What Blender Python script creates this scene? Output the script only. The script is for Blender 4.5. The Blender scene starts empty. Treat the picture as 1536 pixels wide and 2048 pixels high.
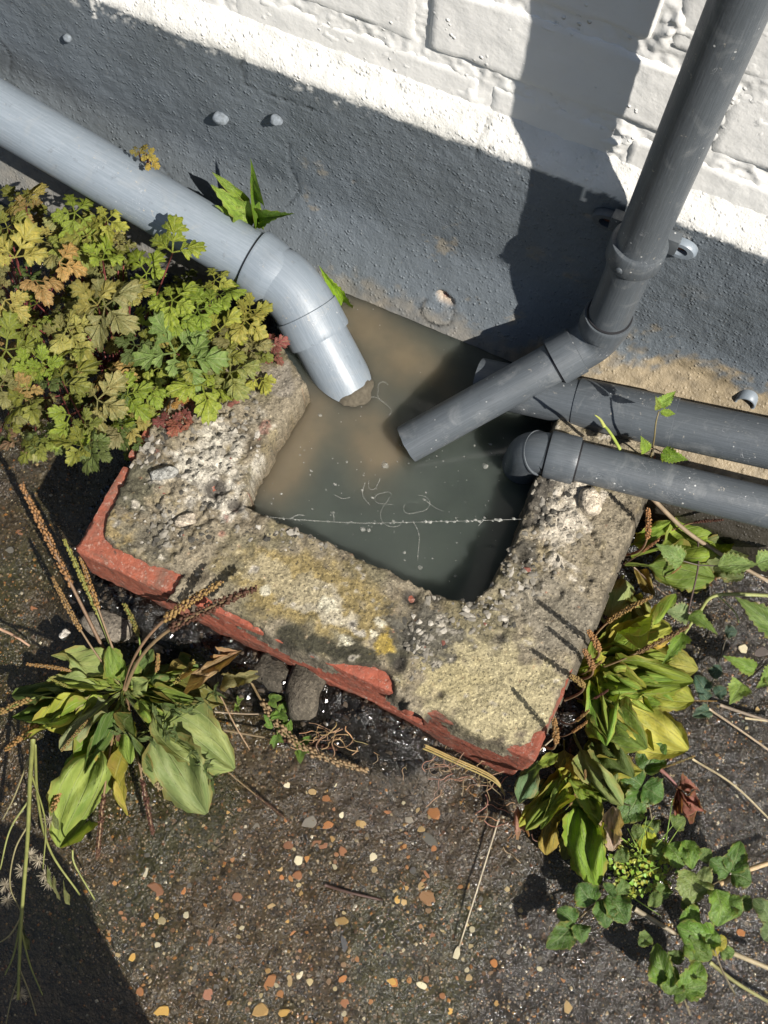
import bpy, bmesh, math, random
import numpy as np
from mathutils import Vector, Matrix

random.seed(7); RNG = np.random.default_rng(11)
S = 0.001                                   # the script works in millimetres
SC = bpy.context.scene
COL = SC.collection

# ------------------------------------------------------------------ camera, sky, sun, exposure
CAM = np.array([355.7, -582.6, 899.1]); FPX = 2139.6
ROT = np.array([[0.9088, -0.3973, 0.1278], [0.4166, 0.8457, -0.3334], [0.0244, 0.3563, 0.9341]])
cam = bpy.data.cameras.new('camera'); cam_o = bpy.data.objects.new('camera', cam); COL.objects.link(cam_o)
cam.sensor_fit = 'HORIZONTAL'; cam.sensor_width = 36.0; cam.lens = FPX / 1536 * 36
cam.clip_start = 0.02; cam.clip_end = 500
m4 = Matrix(ROT.tolist()).to_4x4(); m4.translation = Vector((CAM * S).tolist()); cam_o.matrix_world = m4
SC.camera = cam_o

SUN_AZ = math.radians(117); SUN_EL = math.radians(45)
sun_dir = Vector((math.sin(SUN_AZ) * math.cos(SUN_EL), math.cos(SUN_AZ) * math.cos(SUN_EL), math.sin(SUN_EL)))
world = bpy.data.worlds.new("World"); SC.world = world; world.use_nodes = True
wn = world.node_tree; bg = wn.nodes['Background']
sky = wn.nodes.new('ShaderNodeTexSky'); sky.sky_type = 'NISHITA'; sky.sun_disc = False
sky.sun_elevation = SUN_EL; sky.sun_rotation = SUN_AZ
wn.links.new(sky.outputs[0], bg.inputs[0]); bg.inputs[1].default_value = 0.05
sl = bpy.data.lights.new('sun', 'SUN'); sl.energy = 5.0; sl.angle = math.radians(0.5); sl.color = (1.0, 0.955, 0.89)
so = bpy.data.objects.new('sun', sl); COL.objects.link(so); so.rotation_euler = sun_dir.to_track_quat('Z', 'Y').to_euler()
so.location = (1, -1, 3)
SC.view_settings.view_transform = 'Standard'; SC.view_settings.look = 'None'
SC.view_settings.exposure = 0.72; SC.view_settings.gamma = 1.0; SC.view_settings.use_curve_mapping = False
SC.render.engine = 'CYCLES'; SC.cycles.max_bounces = 8; SC.cycles.transparent_max_bounces = 12
SC.cycles.caustics_reflective = False; SC.cycles.caustics_refractive = False

# ------------------------------------------------------------------ numeric helpers
def at(u, v, axis, val):
    """the point (mm) seen at pixel u, v of the 1536 x 2048 survey picture on the plane axis = val"""
    d = ROT @ np.array([(u - 768) / FPX, -(v - 1024) / FPX, -1.0]); k = 'xyz'.index(axis)
    return CAM + (val - CAM[k]) / d[k] * d
def mm_per_px(p): return float(-((np.asarray(p) - CAM) @ ROT)[2] / FPX)

def hsh(ix, iy, iz, seed):
    n = (ix * 374761393 + iy * 668265263 + iz * 1442695041 + seed * 1274126177) & 0xffffffff
    n = ((n ^ (n >> 13)) * 1274126177) & 0xffffffff
    n = ((n ^ (n >> 15)) * 2246822519) & 0xffffffff
    return ((n ^ (n >> 16)) & 0xffffff) / float(0x1000000)
def vnoise(p, seed=0):
    i = np.floor(p).astype(np.int64); f = p - i; f = f * f * (3 - 2 * f)
    r = 0
    for a in (0, 1):
        for b in (0, 1):
            for c in (0, 1):
                w = (f[:, 0] if a else 1 - f[:, 0]) * (f[:, 1] if b else 1 - f[:, 1]) * (f[:, 2] if c else 1 - f[:, 2])
                r = r + w * hsh(i[:, 0] + a, i[:, 1] + b, i[:, 2] + c, seed)
    return r
def fbm(p, size, oct=4, seed=0, gain=0.5):
    """-1..1, feature size in mm"""
    p = np.atleast_2d(np.asarray(p, float)) / size; r = 0; a = 1; t = 0
    for o in range(oct):
        r = r + a * (vnoise(p * 2.03 ** o + 17.3 * o, seed + o) * 2 - 1); t += a; a *= gain
    return r / t * 1.6
def worley(p, size, seed=0):
    p = p[:, :2] / size; i = np.floor(p).astype(np.int64); d1 = np.full(len(p), 9.0); d2 = d1.copy(); idv = np.zeros(len(p))
    for a in (-1, 0, 1):
        for b in (-1, 0, 1):
            c = i + [a, b]; z = np.zeros(len(p), np.int64)
            q = np.stack([c[:, 0] + hsh(c[:, 0], c[:, 1], z, seed), c[:, 1] + hsh(c[:, 0], c[:, 1], z, seed + 5)], 1)
            d = np.hypot(*(q - p).T); cl = d < d1
            d2 = np.where(cl, d1, np.minimum(d2, d)); idv = np.where(cl, hsh(c[:, 0], c[:, 1], z, seed + 9), idv); d1 = np.where(cl, d, d1)
    return d1, d2, idv
def sstep(a, b, x):
    t = np.clip((x - a) / (b - a), 0, 1); return t * t * (3 - 2 * t)
def seg_dist(P, poly, closed=True):
    d = np.full(len(P), 1e9); poly = np.asarray(poly, float)
    for k in range(len(poly) if closed else len(poly) - 1):
        a = poly[k]; b = poly[(k + 1) % len(poly)]; ab = b - a
        t = np.clip(((P - a) @ ab) / max(ab @ ab, 1e-9), 0, 1)
        d = np.minimum(d, np.hypot(*(P - a - t[:, None] * ab).T))
    return d
def inside(P, poly):
    poly = np.asarray(poly, float); c = np.zeros(len(P), bool); n = len(poly)
    for k in range(n):
        a = poly[k]; b = poly[k - 1]
        cond = (a[1] > P[:, 1]) != (b[1] > P[:, 1])
        with np.errstate(divide='ignore', invalid='ignore'):
            xx = (b[0] - a[0]) * (P[:, 1] - a[1]) / (b[1] - a[1]) + a[0]
        c ^= cond & (P[:, 0] < xx)
    return c
def sdf(P, poly):
    d = seg_dist(P, poly); return np.where(inside(P, poly), d, -d)

# ------------------------------------------------------------------ mesh helpers
class MB:
    def __init__(s): s.v = []; s.f = []; s.c = []; s.uv = []; s.n = 0
    def add(s, v, f, col=None, uv=None):
        v = np.asarray(v, float); s.f += [tuple(int(i) + s.n for i in q) for q in f]; s.v.append(v); s.n += len(v)
        c = np.ones((len(v), 4)); 
        if col is not None: c[:, :3] = col
        s.c.append(c); s.uv.append(np.zeros((len(v), 2)) if uv is None else np.asarray(uv, float))
        return s
    def mesh(s, name, smooth=True, origin=(0, 0, 0)):
        me = bpy.data.meshes.new(name); V = (np.concatenate(s.v) - np.asarray(origin)) * S
        me.from_pydata(V.tolist(), [], s.f); me.update()
        at_ = me.color_attributes.new('col', 'FLOAT_COLOR', 'POINT'); at_.data.foreach_set('color', np.concatenate(s.c).astype(np.float32).ravel())
        uvl = me.uv_layers.new(name='UVMap'); U = np.concatenate(s.uv)
        idx = np.empty(len(me.loops), np.int32); me.loops.foreach_get('vertex_index', idx)
        uvl.data.foreach_set('uv', U[idx].astype(np.float32).ravel())
        if smooth: me.polygons.foreach_set('use_smooth', np.ones(len(me.polygons), bool))
        return me
    def build(s, name, mat, parent=None, smooth=True, origin=None):
        o0 = (0, 0, 0)
        if parent is not None: o0 = np.array(parent.get('_o', (0, 0, 0)))
        elif origin is not None: o0 = np.asarray(origin, float)
        me = s.mesh(name, smooth, o0); me.materials.append(mat)
        o = bpy.data.objects.new(name, me); COL.objects.link(o)
        if parent is not None: o.parent = parent
        else: o.location = Vector((np.asarray(o0) * S).tolist())
        return o
def tag(o, label, cat, group=None, kind=None):
    if label: o['label'] = label
    if cat: o['category'] = cat
    if group: o['group'] = group
    if kind: o['kind'] = kind
    return o
def thing(name, origin, label, cat, group=None):
    o = bpy.data.objects.new(name, None); COL.objects.link(o); o.empty_display_size = 0.02
    o.location = Vector((np.asarray(origin, float) * S).tolist()); o['_o'] = [float(c) for c in origin]
    return tag(o, label, cat, group)
def grid_faces(nu, nv, close_v=False):
    f = []
    for i in range(nu - 1):
        for j in range(nv if close_v else nv - 1):
            j2 = (j + 1) % nv; f.append((i * nv + j, (i + 1) * nv + j, (i + 1) * nv + j2, i * nv + j2))
    return f
def catmull(P, n):
    P = np.asarray(P, float)
    if len(P) == 2: return P[0] + np.linspace(0, 1, n)[:, None] * (P[1] - P[0])
    Q = np.vstack([2 * P[0] - P[1], P, 2 * P[-1] - P[-2]]); out = []
    for t in np.linspace(0, len(P) - 1 - 1e-9, n):
        k = int(t); u = t - k; a, b, c, d = Q[k:k + 4]
        out.append(0.5 * (2 * b + (c - a) * u + (2 * a - 5 * b + 4 * c - d) * u * u + (3 * b - 3 * c + d - a) * u ** 3))
    return np.array(out)
def tube(path, rad, ns=16, cap=True):
    P = np.asarray(path, float); n = len(P); rad = np.broadcast_to(np.asarray(rad, float), (n,))
    T = np.gradient(P, axis=0); T /= np.linalg.norm(T, axis=1)[:, None] + 1e-12
    ref = np.array([0, 0, 1.0]) if abs(T[0, 2]) < 0.9 else np.array([0, 1.0, 0])
    V = []; UV = []; x = np.cross(T[0], ref); x /= np.linalg.norm(x); L = 0
    for i in range(n):
        x = x - (x @ T[i]) * T[i]; x /= np.linalg.norm(x); y = np.cross(T[i], x)
        if i: L += np.linalg.norm(P[i] - P[i - 1])
        for j in range(ns):
            a = 2 * math.pi * j / ns; V.append(P[i] + rad[i] * (math.cos(a) * x + math.sin(a) * y)); UV.append((L / 100, abs(j / ns - .5) * 2))
    f = grid_faces(n, ns, True)
    if cap: f.append(tuple(range(ns))[::-1]); f.append(tuple((n - 1) * ns + j for j in range(ns)))
    return np.array(V), f, np.array(UV)
def sharp_path(pts, rads):
    """path with doubled rings where the radius steps"""
    return np.array(pts, float), np.array(rads, float)
def rough_box(lo, hi, step=4.0, amp=0.8, rnd=2.5, seed=0, chip=0.0):
    lo = np.asarray(lo, float); hi = np.asarray(hi, float); c = (lo + hi) / 2; h = (hi - lo) / 2; V = []; F = []; n0 = 0
    for ax in range(3):
        for s in (-1, 1):
            a, b = [k for k in range(3) if k != ax]
            na = max(2, int(2 * h[a] / step) + 1); nb = max(2, int(2 * h[b] / step) + 1)
            A, B = np.meshgrid(np.linspace(-h[a], h[a], na), np.linspace(-h[b], h[b], nb), indexing='ij')
            P = np.zeros((na * nb, 3)); P[:, a] = A.ravel(); P[:, b] = B.ravel(); P[:, ax] = s * h[ax]
            ff = grid_faces(na, nb); flip = (s > 0) != (ax == 1)
            F += [tuple(i + n0 for i in (q if not flip else q[::-1])) for q in [q[::-1] for q in ff]]
            V.append(P); n0 += len(P)
    P = np.concatenate(V)
    q = np.clip(P, -(h - rnd), h - rnd); d = P - q; L = np.linalg.norm(d, axis=1); far = np.maximum(L, 1e-9)
    rr = np.where((np.abs(d) > 1e-6).sum(1) > 1, rnd / far, 1.0); P = q + d * rr[:, None]
    W = P + c
    nrm = d / far[:, None]
    dis = amp * fbm(W, 22, 4, seed) + amp * 0.6 * fbm(W, 6, 3, seed + 3)
    edge = ((np.abs(d) > 1e-6).sum(1) > 1).astype(float)
    dis -= chip * edge * np.clip(fbm(W, 30, 3, seed + 8) + .1, 0, 1) * 3
    return W + nrm * dis[:, None], F

# ------------------------------------------------------------------ material helpers
class NT:
    def __init__(s, name):
        s.m = bpy.data.materials.new(name); s.m.use_nodes = True; s.t = s.m.node_tree
        s.b = s.t.nodes['Principled BSDF']; s.out = s.t.nodes['Material Output']
        s.tc = s.t.nodes.new('ShaderNodeTexCoord'); s.co = s.tc.outputs['Object']
    def link(s, a, b): s.t.links.new(a, b)
    def node(s, ty, **kw):
        n = s.t.nodes.new(ty)
        for k, v in kw.items(): setattr(n, k, v)
        return n
    def put(s, sock, v):
        if isinstance(v, bpy.types.NodeSocket): s.link(v, sock)
        elif isinstance(v, (tuple, list)): sock.default_value = tuple(v) + ((1,) if len(v) == 3 and len(sock.default_value) == 4 else ())
        else: sock.default_value = v
    def noise(s, mm, detail=4, rough=.55, co=None, dist=0.0):
        n = s.node('ShaderNodeTexNoise'); s.link(co or s.co, n.inputs['Vector']); n.inputs['Scale'].default_value = 1000 / mm
        n.inputs['Detail'].default_value = detail; n.inputs['Roughness'].default_value = rough; n.inputs['Distortion'].default_value = dist
        return n.outputs['Fac']
    def voro(s, mm, feat='F1', co=None, out='Distance', rnd=1.0):
        n = s.node('ShaderNodeTexVoronoi', feature=feat); s.link(co or s.co, n.inputs['Vector']); n.inputs['Scale'].default_value = 1000 / mm
        n.inputs['Randomness'].default_value = rnd
        return n.outputs[out]
    def mapr(s, x, a, b, c=0.0, d=1.0):
        n = s.node('ShaderNodeMapRange'); s.put(n.inputs[0], x)
        for k, v in zip((1, 2, 3, 4), (a, b, c, d)): n.inputs[k].default_value = v
        return n.outputs[0]
    def math(s, op, a, b=0.0):
        n = s.node('ShaderNodeMath', operation=op); s.put(n.inputs[0], a); s.put(n.inputs[1], b); return n.outputs[0]
    def mix(s, f, a, b, mode='MIX'):
        n = s.node('ShaderNodeMix', data_type='RGBA', blend_type=mode); s.put(n.inputs[0], f); s.put(n.inputs[6], a); s.put(n.inputs[7], b); return n.outputs[2]
    def attr(s, name='col'): return s.node('ShaderNodeAttribute', attribute_name=name).outputs['Color']
    def objcol(s): return s.node('ShaderNodeObjectInfo').outputs['Color']
    def bump(s, h, dist_mm, strength=1.0, normal=None):
        n = s.node('ShaderNodeBump'); s.put(n.inputs['Height'], h); n.inputs['Distance'].default_value = dist_mm * S; n.inputs['Strength'].default_value = strength
        if normal is not None: s.link(normal, n.inputs['Normal'])
        return n.outputs['Normal']
    def scaleco(s, v):
        n = s.node('ShaderNodeMapping'); s.link(s.co, n.inputs[0]); n.inputs['Scale'].default_value = v; return n.outputs[0]
    def fin(s, color=None, rough=None, normal=None, spec=None):
        if color is not None: s.put(s.b.inputs['Base Color'], color)
        if rough is not None: s.put(s.b.inputs['Roughness'], rough)
        if normal is not None: s.put(s.b.inputs['Normal'], normal)
        if spec is not None: s.put(s.b.inputs['Specular IOR Level'], spec)
        return s.m

def m_white():
    t = NT('white_masonry_paint')
    n1 = t.noise(60, 5); n2 = t.noise(5, 4); v = t.voro(7)
    pim = t.math('MULTIPLY', t.mapr(v, .26, .10), t.mapr(t.noise(38, 2), .57, .66))
    col = t.mix(t.mapr(n1, .35, .7), (.79, .775, .735), (.72, .705, .67))
    col = t.mix(t.mapr(t.noise(14, 5, .7), .66, .78), col, (.55, .53, .48))
    nb = t.bump(pim, 1.6, 1.0); nb = t.bump(t.noise(14, 4, .6), .9, .8, nb); nb = t.bump(n2, .35, .8, nb)
    return t.fin(col, .5, nb, .4)
def m_plinth():
    t = NT('plinth_render_paint'); a = t.attr()
    st = t.noise(2.6, 3, .6); v = t.voro(4.2)
    sp = t.mapr(t.noise(2.2, 2), .68, .76)
    col = t.mix(t.mapr(t.noise(45, 4), .3, .75), a, t.mix(1.0, a, (.80, .80, .78), 'MULTIPLY'))
    col = t.mix(t.math('MULTIPLY', sp, .45), col, (.30, .27, .21))
    nb = t.bump(t.math('MULTIPLY', t.mapr(v, .42, .12), t.mapr(t.noise(9, 3), .42, .62)), 1.0, .8); nb = t.bump(st, .9, .9, nb); nb = t.bump(t.noise(16, 4), .8, .5, nb)
    return t.fin(col, t.mapr(st, .3, .7, .42, .62), nb, .4)
def m_mortar():
    t = NT('weathered_mortar'); a = t.attr()
    f = t.noise(2.4, 3, .7); g = t.noise(9, 5, .7); l = t.voro(3.4)
    col = t.mix(t.mapr(g, .28, .75), t.mix(1, a, (.42, .41, .38), 'MULTIPLY'), t.mix(1, a, (1.3, 1.27, 1.2), 'MULTIPLY'))
    col = t.mix(t.mapr(f, .56, .70), col, t.mix(1, a, (1.75, 1.72, 1.6), 'MULTIPLY'))
    col = t.mix(t.mapr(f, .44, .30), col, (.028, .026, .022))
    nb = t.bump(l, .8, .7); nb = t.bump(f, 1.5, 1.0, nb); nb = t.bump(g, 2.4, .9, nb)
    return t.fin(col, .9, nb, .2)
def m_brick():
    t = NT('worn_red_brick'); a = t.attr()
    g = t.noise(12, 5, .65); f = t.noise(2.2, 3)
    col = t.mix(t.mapr(g, .3, .72), (.27, .080, .045), (.19, .062, .040))
    col = t.mix(t.mapr(t.noise(7, 5, .7), .58, .72), col, (.34, .21, .16))
    col = t.mix(t.mapr(t.noise(16, 5, .7, dist=1.0), .60, .72), col, (.07, .045, .035))
    sc = t.noise(3.0, 3, .6, co=t.scaleco((.25, 1, 2.2)))
    col = t.mix(t.mapr(sc, .68, .76), col, (.42, .33, .28))
    col = t.mix(t.math('MULTIPLY', t.mapr(t.noise(30, 5, .7, dist=.6), .52, .66), .65), col, (.105, .075, .055)); col = t.mix(t.math('MULTIPLY', t.mapr(t.noise(4, 4, .75), .58, .66), .8), col, (.30, .235, .19))
    col = t.mix(1, col, a, 'MULTIPLY')
    nb = t.bump(t.noise(5, 4, .7), 1.6, .9); nb = t.bump(g, 1.8, .9, nb); nb = t.bump(f, .6, .8, nb)
    return t.fin(col, .8, nb, .25)
def m_pipe(name, c1, c2, streak, speck):
    t = NT(name); uv = t.tc.outputs['UV']
    mp = t.node('ShaderNodeMapping'); t.link(uv, mp.inputs[0]); mp.inputs['Scale'].default_value = (.0035, .05, 1)
    n1 = t.noise(1.0, 5, .65, co=mp.outputs[0]); n2 = t.noise(55, 4); n3 = t.noise(9, 5, .7)
    col = t.mix(t.mapr(n2, .3, .7), c1, c2)
    col = t.mix(t.math('MULTIPLY', t.mapr(n1, .42, .72), streak), col, (.33, .36, .40))
    col = t.mix(t.math('MULTIPLY', t.mapr(n3, .60, .72), .35), col, (.05, .055, .06))
    v = t.voro(7.5); d = t.math('MULTIPLY', t.mapr(v, .13, .07), t.mapr(t.noise(30, 3), 1 - speck, 1.06 - speck))
    col = t.mix(t.math('MULTIPLY', d, .75), col, (.62, .62, .60))
    sc = t.noise(20, 2, .5, dist=3.5); sw = t.math('ABSOLUTE', t.math('SUBTRACT', sc, .5))
    col = t.mix(t.math('MULTIPLY', t.mapr(sw, .004, .0), t.mapr(t.noise(28, 2), .6, .66)), col, (.5, .5, .5))
    col = t.mix(t.math('MULTIPLY', t.mapr(t.noise(24, 5, .7, dist=.8), .54, .70), .30), col, (.25, .255, .25)); col = t.mix(t.math('MULTIPLY', t.mapr(t.noise(6, 4, .7), .64, .72), t.mapr(t.noise(60, 2), .45, .6)), col, (.30, .28, .24))
    nb = t.bump(n1, .35, .6); nb = t.bump(t.noise(3, 3), .16, .7, nb); nb = t.bump(n3, .35, .35, nb)
    return t.fin(col, t.mapr(n2, .3, .7, .36, .52), nb, .5)
def m_plain(name, c, rough=.6, var=.3, bump=.4, mm=6):
    t = NT(name); n = t.noise(mm, 4)
    c2 = tuple(x * (1 - var) for x in c)
    return t.fin(t.mix(t.mapr(n, .3, .7), c, c2), rough, t.bump(n, bump, .8), .35)
def m_objcol(name, rough=.6, var=.35, mm=5, bump=.3, spec=.35, dark=(.5, .5, .5)):
    t = NT(name); n = t.noise(mm, 4, .65); oc = t.objcol()
    col = t.mix(t.math('MULTIPLY', t.mapr(n, .38, .72), var * 2), oc, t.mix(1, oc, dark, 'MULTIPLY'))
    return t.fin(col, rough, t.bump(n, bump, .8), spec)
def m_ground():
    t = NT('wet_exposed_aggregate'); a = t.attr()
    f = t.noise(1.9, 3, .7); g = t.noise(11, 5, .7); v = t.voro(3.0); vc = t.voro(3.0, out='Color')
    hsv = t.node('ShaderNodeSeparateColor'); t.link(vc, hsv.inputs[0])
    gr = t.math('MULTIPLY', t.mapr(hsv.outputs[0], .62, .66), t.mapr(v, .40, .26))
    tan = t.mix(hsv.outputs[1], (.16, .085, .035), (.20, .17, .12))
    col = t.mix(t.mapr(g, .3, .75), t.mix(1, a, (.55, .55, .52), 'MULTIPLY'), t.mix(1, a, (1.35, 1.33, 1.3), 'MULTIPLY'))
    sep = t.node('ShaderNodeAttribute', attribute_name='col')
    col = t.mix(t.math('MULTIPLY', gr, t.math('MULTIPLY', sep.outputs['Alpha'], .75)), col, tan)
    v2 = t.voro(7.5); c2 = t.node('ShaderNodeSeparateColor'); t.link(t.voro(7.5, out='Color'), c2.inputs[0])
    g2 = t.math('MULTIPLY', t.mapr(c2.outputs[0], .80, .82), t.mapr(v2, .30, .24)); col = t.mix(t.math('MULTIPLY', g2, t.math('MULTIPLY', sep.outputs['Alpha'], .8)), col, t.mix(c2.outputs[1], (.11, .052, .02), (.10, .085, .06)))
    col = t.mix(t.mapr(t.noise(3.2, 3, .65), .50, .36), col, t.mix(1, col, (.35, .35, .33), 'MULTIPLY'))
    nb = t.bump(t.mapr(v, .5, .1), .8, .7); nb = t.bump(f, 1.2, 1.0, nb); nb = t.bump(t.noise(4.0, 3, .6), 1.8, .9, nb); nb = t.bump(g, 2.0, .8, nb)
    return t.fin(col, t.mapr(t.noise(25, 4), .35, .65, .06, .24), nb, .5)
def m_leaf(name, veins, rough=.42, waxy=.4, trans=.3, spots=.3, edge=.5):
    t = NT(name); oc = t.objcol(); uv = t.tc.outputs['UV']
    sx = t.node('ShaderNodeSeparateXYZ'); t.link(uv, sx.inputs[0]); U = sx.outputs[0]; V = sx.outputs[1]
    av = t.math('ABSOLUTE', V)
    if veins == 'parallel':
        k = t.math('MULTIPLY', av, 2.6); lines = t.math('ABSOLUTE', t.math('SUBTRACT', t.math('FRACT', t.math('ADD', k, .5)), .5))
        ve = t.mapr(lines, .07, .0)
        cr = t.math('ABSOLUTE', t.math('SUBTRACT', t.math('FRACT', t.math('ADD', t.math('MULTIPLY', U, 9), t.math('MULTIPLY', av, 2))), .5))
        ve2 = t.math('MULTIPLY', t.mapr(cr, .06, 0), .35)
    else:
        k = t.math('ADD', t.math('MULTIPLY', U, 6.5), t.math('MULTIPLY', av, -2.6)); lines = t.math('ABSOLUTE', t.math('SUBTRACT', t.math('FRACT', k), .5))
        ve = t.math('MAXIMUM', t.mapr(lines, .075, 0), t.mapr(av, .07, 0))
        cr = t.math('ABSOLUTE', t.math('SUBTRACT', t.math('FRACT', t.math('ADD', t.math('MULTIPLY', av, 3.4), t.math('MULTIPLY', U, 7))), .5))
        ve2 = t.math('MULTIPLY', t.mapr(cr, .08, 0), .3)
    ve = t.math('MAXIMUM', ve, ve2)
    gen = t.tc.outputs['Generated']
    mp = t.node('ShaderNodeMapping'); t.link(uv, mp.inputs[0]); mp.inputs['Scale'].default_value = (.004, .0025, 1)
    oi = t.node('ShaderNodeObjectInfo'); cmb = t.node('ShaderNodeCombineXYZ'); t.put(cmb.inputs[2], t.math('MULTIPLY', oi.outputs['Random'], .3)); t.link(cmb.outputs[0], mp.inputs['Location'])
    n = t.noise(.9, 4, .6, co=mp.outputs[0]); n2 = t.noise(.22, 3, .6, co=mp.outputs[0])
    col = t.mix(t.mapr(n, .3, .7), t.mix(1, oc, (.62, .70, .62), 'MULTIPLY'), t.mix(1, oc, (1.32, 1.2, 1.2), 'MULTIPLY'))
    col = t.mix(t.math('MULTIPLY', ve, .55), col, t.mix(.6, oc, (.36, .38, .20)))
    n3 = t.noise(.5, 5, .75, co=mp.outputs[0]); col = t.mix(t.math('MULTIPLY', t.mapr(n3, .56, .66), .35), col, t.mix(.5, oc, (.34, .36, .22)))
    col = t.mix(t.math('MULTIPLY', t.mapr(n2, .66, .74), spots), col, (.20, .14, .06))
    nb = t.bump(t.math('MULTIPLY', ve, -1.0), .55, .8); nb = t.bump(n, 3.0, .7, nb); nb = t.bump(n2, 1.0, .7, nb)
    ed = t.math('MULTIPLY', t.mapr(t.math('ADD', av, t.math('MULTIPLY', t.math('SUBTRACT', n3, .5), 1.6)), .82, 1.02), edge)
    col = t.mix(ed, col, t.mix(.75, oc, (.26, .17, .05)))
    t.fin(col, rough, nb, waxy)
    tr = t.node('ShaderNodeBsdfTranslucent'); t.put(tr.inputs[0], t.mix(1, col, (1.35, 1.3, .5), 'MULTIPLY')); t.link(nb, tr.inputs['Normal'])
    mx = t.node('ShaderNodeMixShader'); mx.inputs[0].default_value = trans
    t.link(t.b.outputs[0], mx.inputs[1]); t.link(tr.outputs[0], mx.inputs[2]); t.link(mx.outputs[0], t.out.inputs[0])
    return t.m
def m_water():
    t = NT('murky_water'); a = t.attr(); at_ = t.node('ShaderNodeAttribute', attribute_name='col')
    n = t.noise(38, 4, .55)
    col = t.mix(t.mapr(n, .3, .75), a, t.mix(1, a, (.78, .80, .82), 'MULTIPLY'))
    sp = t.math('MULTIPLY', t.mapr(t.voro(9), .085, .05), t.mapr(t.noise(34, 3), .46, .58))
    col = t.mix(t.math('MULTIPLY', sp, .55), col, (.36, .36, .33))
    b = t.b.inputs; t.put(b['Base Color'], col); b['Subsurface Weight'].default_value = 1.0; b['Subsurface Radius'].default_value = (1.0, 1.0, .9); b['Subsurface Scale'].default_value = .14
    b['Roughness'].default_value = .06; b['IOR'].default_value = 1.33; t.put(b['Normal'], t.bump(t.noise(30, 2), .25, .35)); return t.m
M_WHITE = m_white(); M_PLINTH = m_plinth(); M_MORTAR = m_mortar(); M_BRICK = m_brick()
M_PIPE_PALE = m_pipe('chalky_grey_pipe_paint', (.175, .205, .232), (.150, .178, .204), .28, .34)
M_PIPE = m_pipe('slate_grey_pipe_paint', (.070, .080, .088), (.058, .066, .073), .10, .47)
M_GROUND = m_ground(); M_WATER = m_water()
M_STONE = m_objcol('aggregate_stone', .38, .4, 4, .6, .5)
M_GRIT = None
M_PLANTAIN = m_leaf('broad_leaf', 'parallel', .58, .22, .30, .55, .7)
M_NET = m_leaf('net_veined_leaf', 'net', .42, .4, .28, .2)
M_WAXY = m_leaf('crinkled_leaf', 'net', .36, .36, .2, .15)
M_HERB = m_leaf('lobed_leaf', 'net', .5, .3, .30, .35, .0)
M_STEM = m_objcol('plant_stem', .55, .35, 8, .3, .35)
M_SEED = m_objcol('seed_capsules', .65, .45, 2.5, .4, .3, (.32, .22, .15))
M_WEB = m_plain('cobweb', (.62, .6, .55), .8, .3, .1)
M_DARK = m_plain('black_plastic_and_shade', (.02, .02, .022), .45, .3, .3)  # also paints the shade in socket gaps and in the open pipe end
M_RUST = m_plain('rusty_screw', (.14, .045, .025), .8, .5, .6, 3)
M_SILT = m_plain('wet_silt', (.105, .090, .064), .95, .45, 1.2, 4)
def m_scum():
    t = NT('scum'); n = t.noise(4, 3); di = t.node('ShaderNodeBsdfDiffuse'); di.inputs[0].default_value = (.42, .42, .38, 1); tp = t.node('ShaderNodeBsdfTransparent'); mx = t.node('ShaderNodeMixShader')
    t.link(t.mapr(n, .35, .65, .12, .55), mx.inputs[0]); t.link(tp.outputs[0], mx.inputs[1]); t.link(di.outputs[0], mx.inputs[2]); t.link(mx.outputs[0], t.out.inputs[0]); return t.m
M_SCUM = m_scum()
def m_attr(name, rough, mm=3, bump=.5, spec=.4):
    t = NT(name); a = t.attr(); n = t.noise(mm, 3)
    return t.fin(t.mix(t.mapr(n, .35, .7), a, t.mix(1, a, (.6, .6, .58), 'MULTIPLY')), rough, t.bump(n, bump, .8), spec)
M_CRUMB = m_attr('mortar_crumb', .92, 3, .7, .2); M_GRIT = m_attr('wet_grit', .12, 2, .3, .6)

# ------------------------------------------------------------------ ground
ZG = -140.0
KX0, KX1, KY0 = 0.0, 440.0, -410.0            # outline of the kerb
def mound(P):
    x, y = P[:, 0], P[:, 1]
    front = np.exp(-((np.clip(-410 - y, 0, None)) / 34) ** 2) * sstep(-450, -405, y) 
    m = 52 * np.exp(-(np.clip(np.abs(y + 418) - 6, 0, None) / 26) ** 2) * sstep(-60, 20, x) * sstep(400, 300, x)
    m = np.maximum(m, 34 * np.exp(-(np.clip(np.abs(x + 8) - 6, 0, None) / 40) ** 2) * sstep(-440, -380, y))
    m = np.maximum(m, 26 * np.exp(-(np.clip(np.abs(x - 452) - 10, 0, None) / 30) ** 2) * sstep(-430, -380, y))
    m = np.maximum(m, 60 * np.exp(-(np.clip(-40 - y, 0, None) / 60) ** 2))
    return m
def ground_h(P, fine=True):
    m = mound(P)
    h = ZG + m + 3.0 * fbm(P, 120, 3, 1) + (.25 + .75 * sstep(2, 20, m)) * (6 * fbm(P, 26, 4, 31) + 3.2 * fbm(P, 10, 3, 33)) * sstep(1, 25, m)
    if fine: h = h + 1.1 * fbm(P, 13, 3, 5) + .7 * fbm(P, 5, 2, 9)
    return h
def ladder(a, b, st, far):
    core = np.arange(a, b + st, st); g = []; d = st; p = 0
    while p < far: d *= 1.22; p += d; g.append(p)
    g = np.array(g); return np.concatenate([(a - g)[::-1], core, b + g + (core[-1] - b)])
gx = ladder(-300, 770, 2.7, 30000); gy = ladder(-830, -4, 2.7, 30000); gy = gy[gy < 400]
GX, GY = np.meshgrid(gx, gy, indexing='ij'); GP = np.stack([GX.ravel(), GY.ravel(), np.zeros(GX.size)], 1)
dense = (np.abs(GP[:, 0] - 235) < 600) & (np.abs(GP[:, 1] + 415) < 460)
GZ = np.full(len(GP), ZG); GZ[dense] = ground_h(GP[dense])
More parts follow.
